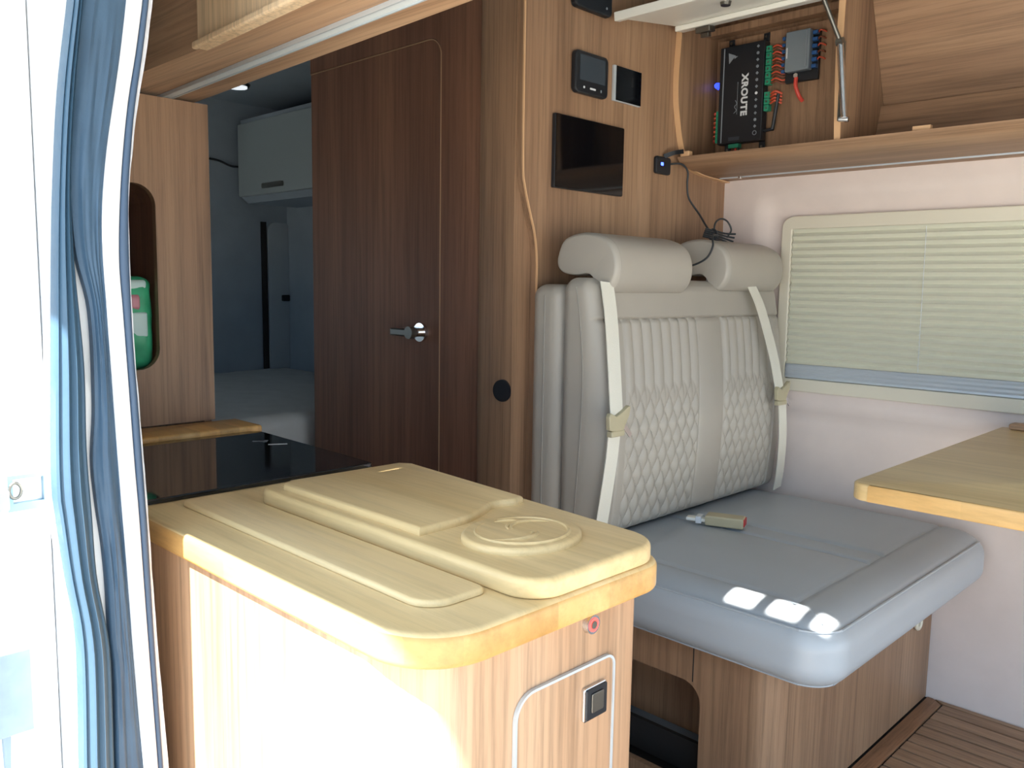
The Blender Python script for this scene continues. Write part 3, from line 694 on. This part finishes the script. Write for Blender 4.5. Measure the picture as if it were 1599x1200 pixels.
# buckle lying on the seat
bk = thing('seat_belt_buckle', 'tan seat belt buckle with red button lying on the seat', 'buckle', (-1.06, 1.86, 0.505))
def rotz(bm, c, a):
    bmesh.ops.rotate(bm, cent=Vector(c), matrix=Matrix.Rotation(a, 3, 'Z'), verts=bm.verts); return bm
bc = (-1.08, 1.868, 0.52); ba = 0.35
bk_b = obj('housing', rotz(B(-1.125, -1.030, 1.845, 1.890, 0.507, 0.533, 0.004), bc, ba), M_tongue, bk)
obj('button', rotz(B(-1.0305, -1.0275, 1.850, 1.885, 0.513, 0.531, 0.001), bc, ba), M_redb, bk_b)
obj('stalk', rotz(B(-1.175, -1.125, 1.855, 1.880, 0.512, 0.520, 0.002), bc, ba), M_white, bk)
obj('stalk_clip', rotz(B(-1.150, -1.135, 1.850, 1.884, 0.508, 0.526, 0.002), bc, ba), M_print, bk)

# ================================================================== PARTITION FITTINGS
def wallplate(y0, y1, z0, z1, r, th, M, name, parent, x=XP, bev=0.002):
    return obj(name, plate(rrect(y0, y1, z0, z1, r), [], 'x', x+0.0005, x+th, bev=bev), M, parent)
tv = thing('display_panel', 'large black glass display panel on the wooden partition', 'screen', (XP, 1.71, 1.342))
wallplate(1.575, 1.848, 1.342, 1.520, 0.003, 0.012, M_black, 'housing', tv)
wallplate(1.5765, 1.8465, 1.3435, 1.5185, 0.003, 0.0132, M_glass, 'glass', tv, x=XP, bev=0)
tp1 = thing('heater_control', 'black control unit with grey display above the large display panel', 'control', (XP, 1.706, 1.58))
wallplate(1.640, 1.770, 1.580, 1.683, 0.014, 0.016, M_black, 'housing', tp1, bev=0.004)
wallplate(1.657, 1.756, 1.612, 1.673, 0.002, 0.0166, M_scr, 'display', tp1, bev=0)
wallplate(1.697, 1.719, 1.5935, 1.598, 0.001, 0.0167, M_print, 'print', tp1, bev=0)
wallplate(1.671, 1.677, 1.593, 1.5985, 0.002, 0.0167, M_print, 'print', tp1, bev=0)
wallplate(1.739, 1.743, 1.592, 1.599, 0.0018, 0.0167, M_printg, 'print', tp1, bev=0)
tp2 = thing('upper_control', 'dark control unit at the top of the wooden partition', 'control', (XP, 1.71, 1.773))
wallplate(1.632, 1.776, 1.782, 1.90, 0.014, 0.018, M_black, 'housing', tp2, bev=0.004)
wallplate(1.750, 1.756, 1.798, 1.804, 0.0028, 0.0187, M_printg, 'indicator', tp2, bev=0)
sw = thing('glass_switch', 'square black glass switch with silver edge beside the control unit', 'switch', (XP, 1.863, 1.588))
wallplate(1.803, 1.921, 1.586, 1.676, 0.002, 0.008, M_alu, 'frame', sw, bev=0.001)
wallplate(1.812, 1.920, 1.588, 1.675, 0.001, 0.0092, M_glass, 'glass', sw, bev=0)
us = thing('usb_socket', 'small black socket with blue light near the overhead locker', 'socket', (XP, 2.036, 1.418))
wallplate(2.000, 2.070, 1.420, 1.468, 0.008, 0.012, M_black, 'housing', us, bev=0.003)
wallplate(2.020, 2.032, 1.443, 1.452, 0.003, 0.0126, M_blueled, 'light', us, bev=0)
obj('cover_flap', ribbon([(XP+0.008, 2.040, 1.470), (XP+0.028, 2.058, 1.480), (XP+0.034, 2.095, 1.488)], (0, 0, 1), 0.012, 0.004), M_black, us)
gm = thing('round_grommet', 'round black plastic cap on the rounded corner post', 'cap', (-1.478, 1.472, 0.82))
obj('cap', cyl((-1.481, 1.482, 0.842), (-1.478, 1.463, 0.842), 0.029, 0.027, n=32), M_black, gm, smooth=True)
# charging cable with a wound bundle
cb1 = thing('charging_cable', 'thin dark cable with wound bundle hanging over the headrest', 'cable', (-1.36, 2.1, 1.2))
obj('lead', tube([(XP+0.012, 2.068, 1.452), (XP+0.03, 2.095, 1.453), (XP+0.035, 2.120, 1.435), (XP+0.03, 2.128, 1.40), (XP+0.03, 2.140, 1.36), (XP+0.06, 2.150, 1.315), (-1.33, 2.130, 1.275), (-1.305, 2.120, 1.258)], 0.0028, 8), M_cable, cb1, smooth=True)
wnd = bmesh.new()
for k in range(5):
    o_ = (k-2)*0.005
    tube([(-1.318+o_*0.4, 2.098, 1.258+o_), (-1.30, 2.125, 1.252+o_*1.2), (-1.285, 2.155, 1.243+o_*1.4), (-1.27, 2.175+abs(o_), 1.235+o_*2.2)], 0.0028, 6, bm=wnd)
obj('bundle', wnd, M_cable, cb1, smooth=True)
obj('tie', tube([(-1.303+0.012*math.cos(a), 2.118+0.004*math.cos(a), 1.2535+0.014*math.sin(a)) for a in [2*math.pi*k/12 for k in range(13)]], 0.003, 6, sm=1), M_black, cb1)
obj('loop', tube([(-1.30, 2.12, 1.258), (-1.30, 2.125, 1.285), (-1.295, 2.145, 1.298), (-1.288, 2.168, 1.292), (-1.28, 2.178, 1.268), (-1.285, 2.165, 1.247)], 0.0026, 8), M_cable, cb1, smooth=True)
obj('lead', tube([(-1.290, 2.125, 1.250), (-1.262, 2.06, 1.247), (-1.238, 2.012, 1.238), (-1.226, 1.996, 1.212), (-1.240, 1.990, 1.182), (-1.275, 1.984, 1.164), (-1.315, 1.975, 1.156), (-1.345, 1.93, 1.155)], 0.0028, 8), M_cable, cb1, smooth=True)

# ================================================================== OVERHEAD LOCKER (window side)
ol = thing('wall_locker', 'open teak overhead locker above the window', 'cabinet', (-0.6, 2.25, 1.432))
XD = -0.955
lipo = [(2.100, 1.475), (2.106, 1.466), (2.122, 1.456), (2.150, 1.449), (2.200, 1.443), (2.30, 1.438), (2.384, 1.434)]
lipi = [(2.384, 1.444), (2.30, 1.448), (2.20, 1.453), (2.158, 1.459), (2.135, 1.466), (2.118, 1.475)]
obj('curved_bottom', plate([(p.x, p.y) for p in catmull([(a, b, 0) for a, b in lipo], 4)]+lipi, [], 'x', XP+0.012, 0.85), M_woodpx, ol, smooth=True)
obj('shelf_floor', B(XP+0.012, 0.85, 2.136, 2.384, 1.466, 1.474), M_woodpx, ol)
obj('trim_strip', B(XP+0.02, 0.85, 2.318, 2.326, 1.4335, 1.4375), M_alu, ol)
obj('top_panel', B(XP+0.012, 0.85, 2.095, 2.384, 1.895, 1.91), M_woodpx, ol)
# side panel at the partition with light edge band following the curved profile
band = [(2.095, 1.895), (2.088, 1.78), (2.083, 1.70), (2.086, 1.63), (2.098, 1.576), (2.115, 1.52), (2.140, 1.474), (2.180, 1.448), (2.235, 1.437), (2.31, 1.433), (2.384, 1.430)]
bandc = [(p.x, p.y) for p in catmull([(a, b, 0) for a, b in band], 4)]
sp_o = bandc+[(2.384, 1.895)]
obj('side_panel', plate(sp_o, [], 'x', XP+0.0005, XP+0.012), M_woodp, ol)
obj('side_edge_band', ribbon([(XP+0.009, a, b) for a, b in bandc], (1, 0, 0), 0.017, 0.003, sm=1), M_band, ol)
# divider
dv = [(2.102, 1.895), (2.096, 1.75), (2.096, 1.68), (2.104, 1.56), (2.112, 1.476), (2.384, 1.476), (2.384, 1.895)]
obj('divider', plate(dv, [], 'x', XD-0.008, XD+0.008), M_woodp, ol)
obj('divider_edge_band', ribbon([(XD, a-0.001, b) for a, b in dv[:5]], (1, 0, 0), 0.016, 0.003, sm=3), M_band, ol)
# sloping back panels
def backp(x0, x1, yb, zb, yt, zt, M, name, th=0.012):
    q = [(yb, zb), (yb+th, zb), (yt+th, zt), (yt, zt)]
    return obj(name, plate(q, [], 'x', x0, x1), M, ol)
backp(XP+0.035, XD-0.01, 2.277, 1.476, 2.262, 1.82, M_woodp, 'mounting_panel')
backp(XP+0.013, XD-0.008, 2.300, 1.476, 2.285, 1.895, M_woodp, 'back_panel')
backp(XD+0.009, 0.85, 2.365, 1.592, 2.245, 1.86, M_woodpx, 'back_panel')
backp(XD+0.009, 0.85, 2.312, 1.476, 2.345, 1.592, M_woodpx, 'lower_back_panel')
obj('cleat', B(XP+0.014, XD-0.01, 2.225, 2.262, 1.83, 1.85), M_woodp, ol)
obj('stop_block', B(-0.775, -0.735, 2.112, 2.126, 1.4755, 1.487), M_band, ol)
obj('knob', cyl((XP+0.10, 2.30, 1.434), (XP+0.10, 2.30, 1.428), 0.006, n=14), M_chrome, ol)
obj('corner_stop', B(XP+0.02, XP+0.05, 2.10, 2.12, 1.4755, 1.490, 0.003), M_band, ol)
# raised white flap
fl = thing('locker_flap', 'white locker flap propped open at the top of the picture', 'flap', (-1.2, 2.0, 1.80))
fx0, fx1 = -1.405, -0.962
def flapbox(u0, u1, t0, t1, x0=fx0, x1=fx1):
    a = Vector((1.778, 1.782)); b = Vector((2.085, 1.826)); dd = (b-a).normalized(); nn = Vector((-dd.y, dd.x))
    q = [a+dd*u0+nn*t0, a+dd*u1+nn*t0, a+dd*u1+nn*t1, a+dd*u0+nn*t1]
    return plate([tuple(v) for v in q], [], 'x', x0, x1, bev=0.002)
obj('panel', flapbox(0.0, 0.31, 0.0, 0.012), M_white, fl)
obj('front_rim', flapbox(-0.004, 0.018, -0.008, 0.014), M_white, fl)
obj('rear_rim', flapbox(0.268, 0.31, -0.014, -0.0005), M_white, fl)
hg = flapbox(0.275, 0.305, -0.030, -0.015, -1.345, -1.30); hg = merge(hg, flapbox(0.285, 0.30, -0.042, -0.030, -1.335, -1.31))
obj('hinge', hg, M_steel, fl)
obj('lock', cyl((-1.16, 1.90, 1.800), (-1.16, 1.90, 1.790), 0.014, 0.012, n=18), M_steel, fl)
st = thing('gas_strut', 'silver gas strut holding the white locker flap open', 'strut', (XD+0.02, 2.07, 1.51))
s0, s1, s2 = Vector((XD+0.030, 2.075, 1.520)), Vector((XD+0.013, 2.068, 1.700)), Vector((XD-0.02, 2.02, 1.812))
obj('cylinder', cyl(s0, s1, 0.0078, n=18), M_chrome, st, smooth=True)
obj('shield', B(XD+0.010, XD+0.018, 2.082, 2.090, 1.516, 1.705), M_steel, st)
obj('rod', cyl(s1, s2, 0.0055, n=12), M_steel, st, smooth=True)
obj('end_fitting', cyl(s0+Vector((-0.012, 0, -0.002)), s0+Vector((0.010, 0.004, -0.004)), 0.007, n=12), M_chrome, st)
obj('pivot', cyl(s1+Vector((-0.008, 0, 0)), s1+Vector((0.008, 0, 0)), 0.010, n=14), M_steel, st)

# ---- electrics mounted inside the left compartment (board plane y = 2.26..2.275)
YM = 2.262
def yb(z): return 2.275+(2.262-2.275)*(z-1.50)/0.32
ct = thing('control_box', 'black control box lettered XROUTE with green terminals inside the locker', 'control box', (-1.30, YM, 1.51))
dx_0, dx_1, dz_0, dz_1 = -1.372, -1.232, 1.520, 1.793
bx_ = plate(rrect(dx_0, dx_1, dz_0, dz_1, 0.003), [], 'y', 2.232, 2.2615, bev=0.002)
cbx = obj('housing', bx_, M_black, ct)
for k, x in enumerate((dx_0+0.022, dx_1-0.008)):
    for z, s in ((dz_0, -1), (dz_1, 1)):
        tab = B(x-0.009, x+0.009, 2.254, 2.258, min(z, z+s*0.024), max(z, z+s*0.024), 0.001)
        t_ = obj('mounting_tab', tab, M_black, ct); obj('screw', cyl((x, 2.2545, z+s*0.014), (x, 2.2515, z+s*0.014), 0.0035, n=10), M_steel, t_)
obj('rail', B(dx_0+0.012, dx_0+0.015, 2.2305, 2.2322, dz_0+0.004, dz_1-0.004), M_printg, ct)
# lettering runs downwards: text x -> -z, text y -> +x, facing -y
def face_m(x, y, z):
    return Matrix(((0, 1, 0, x), (0, 0, -1, y), (-1, 0, 0, z), (0, 0, 0, 1)))
text('XROUTE', 0.027, M_print, 'lettering', face_m(-1.290, 2.2318, 1.652), ct, bold=0.0012, spacing=1.12)
sm_ = plate([(-1.3115, 1.600), (-1.3105, 1.600), (-1.3105, 1.690), (-1.3115, 1.690)], [], 'y', 2.2314, 2.232)
tube([(-1.317, 2.2316, 1.640), (-1.312, 2.2316, 1.630), (-1.319, 2.2316, 1.622), (-1.313, 2.2316, 1.612), (-1.321, 2.2316, 1.604)], 0.0008, 5, bm=sm_)
obj('script_print', sm_, M_printg, ct)
lg = plate([(-1.345, 1.775), (-1.322, 1.765), (-1.342, 1.745)], [], 'y', 2.2312, 2.232); plate([(-1.325, 1.764), (-1.315, 1.762), (-1.326, 1.756)], [], 'y', 2.2312, 2.232, bm=lg)
obj('logo', lg, M_printg, ct)
for k in range(14):
    z = dz_1-0.014-k*0.0182
    if k == 13:
        n_ = 18; c_ = lambda r: [(-1.252+r*math.cos(2*math.pi*i/n_), z+r*math.sin(2*math.pi*i/n_)) for i in range(n_)]
        obj('icon', plate(c_(0.0065), [c_(0.0048)], 'y', 2.2314, 2.232), M_printg, ct)
    else:
        r_ = 0.0046 if k != 7 else 0.0044
        obj('icon', cyl((-1.252, 2.232, z), (-1.252, 2.2313, z), r_, n=6 if k % 2 else 4), M_print if k == 7 else M_printg, ct)
obj('serial_print', plate([(-1.335, 1.528), (-1.300, 1.528), (-1.300, 1.538), (-1.335, 1.538)], [], 'y', 2.2314, 2.232), mat('faint_print', lin(56, 62, 70), 0.5), ct)
for k in range(10):
    z = 1.768-k*0.0178
    if k == 6: continue
    tb_ = obj('green_terminal', B(-1.231, -1.216, 2.238, 2.256, z-0.0082, z+0.0082, 0.001), M_green, ct)
    obj('screw', cyl((-1.2235, 2.2385, z), (-1.2235, 2.2370, z), 0.003, n=8), M_steel, tb_)
    if k < 6:
        for q in (-0.004, 0.004):
            obj('wire', tube([(-1.216, 2.248, z+q), (-1.200, 2.244, z+q+0.003), (-1.185, 2.250, z+q-0.004), (-1.176, 2.258, z+q-0.001)], 0.0024, 6, sm=4), M_orange if q > 0 else M_brownw, ct)
    elif k in (7, 8):
        for q in (-0.005, 0.003):
            obj('wire', tube([(-1.216, 2.248, z+q), (-1.198, 2.240, z+q+0.004), (-1.184, 2.252, z+q-0.003)], 0.003, 6, sm=4), M_orange, ct)
for k in range(7):
    z = 1.612-k*0.0130
    obj('green_terminal', B(-1.384, -1.373, 2.240, 2.256, z-0.0062, z+0.0062, 0.0008), M_green, ct)
    obj('wire', tube([(-1.384, 2.247, z), (-1.390, 2.244, z+0.002), (-1.396, 2.256, z-0.002)], 0.0026, 6, sm=4), M_orange if k % 3 else M_redw, ct)
obj('green_terminal', B(-1.338, -1.305, 2.238, 2.256, 1.508, 1.5195, 0.001), M_green, ct)
for x, M_ in ((-1.328, M_brownw), (-1.318, M_redw), (-1.308, M_black)):
    obj('wire', tube([(x, 2.247, 1.508), (x, 2.246, 1.500), (x+0.002, 2.250, 1.488)], 0.003, 6, sm=4), M_, ct)
an = obj('antenna', cyl((-1.205, 2.247, 1.549), (-1.190, 2.243, 1.642), 0.0052, n=12), M_cable, ct)
obj('antenna_joint', cyl((-1.232, 2.247, 1.547), (-1.202, 2.247, 1.549), 0.0045, n=12), M_black, an)
fb = thing('fuse_box', 'fuse box with smoky clear cover and blue connectors inside the locker', 'fuse box', (-1.13, YM, 1.66))
obj('base', plate(rrect(-1.176, -1.082, 1.668, 1.795, 0.003), [], 'y', 2.250, 2.2615, bev=0.001), M_black, fb)
obj('cover', plate(rrect(-1.168, -1.098, 1.692, 1.798, 0.004), [], 'y', 2.226, 2.2495, bev=0.003), M_clear, fb)
obj('cover_ridge', B(-1.108, -1.105, 2.224, 2.227, 1.700, 1.792), M_printg, fb)
obj('label_strip', B(-1.163, -1.160, 2.2248, 2.2262, 1.728, 1.756), M_print, fb)
for k in range(6):
    z = 1.788-k*0.0175
    obj('blue_connector', B(-1.186, -1.1765, 2.242, 2.254, z-0.0045, z+0.0045, 0.0015), M_blue, fb)
    obj('blue_connector', B(-1.097, -1.083, 2.238, 2.2495, z-0.005, z+0.005, 0.0015), M_blue, fb)
    if k < 5: obj('wire', tube([(-1.083, 2.246, z), (-1.074, 2.240, z+0.003), (-1.064, 2.252, z-0.001)], 0.0022, 6, sm=4), M_brownw if k % 2 else M_orange, fb)
obj('bolt', cyl((-1.140, 2.249, 1.683), (-1.140, 2.238, 1.683), 0.007, n=6), M_chrome, fb)
obj('red_cable', tube([(-1.140, 2.243, 1.678), (-1.139, 2.241, 1.655), (-1.132, 2.248, 1.630), (-1.128, 2.262, 1.618)], 0.0055, 8), M_redw, fb, smooth=True)
M_blueled2 = emis('blue_led_soft', (0.04, 0.08, 1, 1), 1.6)
bd = thing('blue_indicator', 'small glowing blue indicator light beside the black control box', 'light', (-1.389, 2.262, 1.690))
obj('lens', cyl((-1.397, 2.274, 1.6975), (-1.397, 2.258, 1.6975), 0.0105, 0.008, n=18), M_blueled2, bd)

# ================================================================== TABLE
tb = thing('dining_table', 'pine dining table top fixed to the wall below the window', 'table', (-0.15, 1.95, 0.73))
tab_o = roundpoly([(0.30, 1.462), (0.30, 2.376), (-0.604, 2.376), (-0.604, 1.462)], [0.05, 0.0, 0.0, 0.03], 6)
obj('table_top', slab(tab_o, 0.736, 0.767, 0.005, 0.004, 3), M_table, tb, smooth=True)
obj('front_edge', slab(roundpoly([(0.30, 1.4605), (0.30, 1.475), (-0.57, 1.475), (-0.57, 1.4605)], 0.001, 2), 0.7363, 0.7665, 0.004, 0.003, 3), M_pinee, tb, smooth=True)
obj('wall_rail', B(-0.56, 0.28, 2.345, 2.378, 0.69, 0.735), M_pinee, tb)
obj('folding_leg', B(0.05, 0.09, 1.60, 1.64, 0.004, 0.735, 0.004), M_alu, tb)
wb = roundpoly([(-0.585, 0.7675), (-0.545, 0.7675), (-0.545, 0.7875), (-0.575, 0.7875)], 0.003, 3)
tag(obj('wooden_block', plate([(-0.578, 2.335), (-0.40, 2.335), (-0.40, 2.374), (-0.578, 2.374)], [], 'z', 0.7675, 0.782, bev=0.004), M_woodx), 'small wooden strip on the table against the window wall', 'strip')

# ================================================================== DOOR OPENING (left foreground)
def at(u, v, X):      # helper to lay out the seal curves on the plane of the door jamb
    R_ = (right*(u-799.5) - up*(v-600) - back*1323.69); t = X/R_.x; p = Vector((0, 0, 1.1))+R_*t; return p
XJ = -1.10
eA = [(112, 0), (97, 133), (90, 267), (87, 400), (86, 667), (88, 767), (92, 800), (107, 900), (123, 983), (128, 1067), (130, 1200)]
eB = [(129, 0), (117, 133), (110, 267), (114, 400), (130, 567), (134, 700), (142, 800), (150, 900), (166, 983), (172, 1040), (177, 1200)]
eB2 = [(131, 0), (119, 133), (112, 267), (120, 390), (143, 487), (150, 633), (147, 720), (154, 790), (163, 850), (170, 920), (174, 1000), (180, 1060), (182, 1200)]
eC = [(199, 0), (187, 100), (170, 217), (161, 317), (161, 400), (167, 483), (177, 600), (187, 733), (192, 800), (200, 900), (212, 1050), (225, 1200)]
eD = [(224, 0), (213, 83), (200, 167), (190, 283), (187, 400), (193, 483), (202, 600), (212, 733), (218, 800), (230, 967), (248, 1200)]
eE = [(234, 0), (224, 83), (212, 167), (206, 233), (202, 300), (203, 400), (209, 533), (217, 633), (227, 767), (232, 833), (242, 1000), (256, 1200)]
eF = [(241, 0), (231, 83), (217, 167), (210, 233), (204, 300), (205, 400), (212, 533), (220, 633), (231, 767), (236, 833), (248, 1000), (266, 1200)]
def curve(e, n=60, X=XJ):
    """(y,z) samples of an edge from z=-0.2 to z=1.62"""
    P = [at(u, v, X) for u, v in e]
    P = [(p.y, p.z) for p in catmull(P, 6)]
    P.sort(key=lambda q: q[1])
    out = []
    for k in range(n+1):
        z = -0.2+1.82*k/n
        if z <= P[0][1]: yv = P[0][0]+0.02*(P[0][1]-z)
        elif z >= P[-1][1]: yv = P[-1][0]+0.10*(z-P[-1][1])+0.15*(z-P[-1][1])**2
        else:
            for (y0_, z0_), (y1_, z1_) in zip(P, P[1:]):
                if z0_ <= z <= z1_:
                    yv = y0_+(y1_-y0_)*(z-z0_)/max(1e-6, z1_-z0_); break
        out.append((yv, z))
    return out
def band_mesh(ea, eb, xb, depth, fn, n=14, nz=90):
    """solid band between two edge curves; fn(u, z) gives forward bulge"""
    A, Bc = curve(ea, nz), curve(eb, nz); vv, ff = [], []
    W_ = n+1
    for k in range(nz+1):
        for i in range(W_):
            u = i/n; yv = A[k][0]+(Bc[k][0]-A[k][0])*u; vv.append((xb+fn(u, A[k][1]), yv, A[k][1]))
    base = len(vv)
    for k in range(nz+1):
        for i in range(W_):
            u = i/n; yv = A[k][0]+(Bc[k][0]-A[k][0])*u; vv.append((xb-depth, yv, A[k][1]))
    for k in range(nz):
        for i in range(n):
            a = k*W_+i; ff.append((a, a+1, a+W_+1, a+W_)); ff.append((base+a, base+a+W_, base+a+W_+1, base+a+1))
        a = k*W_; ff.append((a, a+W_, base+a+W_, base+a)); a = k*W_+n; ff.append((a, base+a, base+a+W_, a+W_))
    ff.append(tuple(list(range(W_))+[base+i for i in range(W_)][::-1])); t_ = nz*W_
    ff.append(tuple([t_+i for i in range(W_)][::-1]+[base+t_+i for i in range(W_)]))
    return (vv, ff)
dome = lambda h: (lambda u, z: h*math.sqrt(max(0, 1-(2*u-1)**2)))
ds = band_mesh(eA, eB, XJ, 0.018, lambda u, z: 0.010*math.sqrt(max(0, 1-(2*u-1)**2))+0.003*math.cos(u*6*math.pi))
tag(obj('door_seal', ds, M_rubber, smooth=True), 'thick ribbed haze-tinted rubber seal along the bright door edge', 'seal')
sf = band_mesh(eB2, eC, XJ-0.004, 0.012, lambda u, z: 0.007*math.sin(math.pi*u)+0.006*noise.noise(Vector((u*3.0, z*2.2, 4)))+0.003*noise.noise(Vector((u*9, z*6, 9))), n=22, nz=140)
tag(obj('folded_screen', sf, M_mesh, smooth=True), 'bunched dark fabric of the folded insect screen between the seals', 'screen')
wt = band_mesh(eC, eD, XJ-0.002, 0.022, dome(0.004))
struct(obj('trim_2', wt, M_paint, smooth=True), 'bright white strip running down the door jamb')
dk = band_mesh(eD, eE, XJ-0.004, 0.02, dome(0.006))
tag(obj('inner_door_seal', dk, M_rubd, smooth=True), 'narrow dark rubber seal next to the white strip', 'seal')
fe = band_mesh(eE, eF, XJ-0.006, 0.02, lambda u, z: 0.001+0.0015*noise.noise(Vector((u, z*30, 0))), n=4, nz=200)
tag(obj('jamb_edging', fe, M_flock, smooth=True), 'thin ragged silver edging at the inner side of the jamb', 'edging')
struct(obj('wall_jamb', band_mesh(eA, eF, XJ-0.024, 0.02, lambda u, z: 0), M_paint), 'white painted metal jamb behind the door seals')
# opened sliding door beside the opening
sdr = sroot('door_3', (-1.7, 0.22, -0.3), 'white sliding door slid back beside the opening')
obj('door_shell', B(-2.7, -1.20, 0.10, 0.3545, -0.35, 1.72, 0.012, 3), M_paint, sdr)
def on(u, v): p = at(u, v, -1.195); return (p.y, p.z)
(ya, za), (yb_, zb_) = on(12, 800), on(76, 735)
lf = obj('latch_recess', plate([(ya, za), (yb_, za), (yb_, zb_), (ya, zb_)], [[(ya+0.006, za+0.01), (yb_-0.008, za+0.01), (yb_-0.008, zb_-0.005), (ya+0.006, zb_-0.005)]], 'x', -1.200, -1.190), mat('pale_plastic', lin(120, 150, 168), 0.4), sdr)
yq, zq = on(22, 766)
obj('striker_ring', tube([(-1.190, yq+0.007*math.cos(a), zq+0.010*math.sin(a)) for a in [2*math.pi*k/16 for k in range(17)]], 0.002, 6, sm=1), M_steel, sdr)
ye, ze = on(12, 800); yf, zf = on(-40, 770)
obj('latch_block', B(-1.200, -1.180, yf, ye, ze+0.004, zf, 0.003), mat('blue_grey_plastic', lin(140, 165, 185), 0.4), sdr)
yc, zc = on(52, 1135); yd, zd = on(-40, 1030)
obj('lock_plate', B(-1.200, -1.186, yd, yc, zc, zd, 0.002), mat('grey_plastic_plate', lin(120, 140, 155), 0.5, var=0.08, vscale=40), sdr)
yg, zg = on(22, 1250); yh, zh = on(2, 1135)
obj('lock_arm', plate([(yh, zh), (yg, zh), (yg-0.004, zg), (yh+0.003, zg)], [], 'x', -1.200, -1.190), mat('grey_plastic_arm', lin(120, 140, 155), 0.5), sdr)
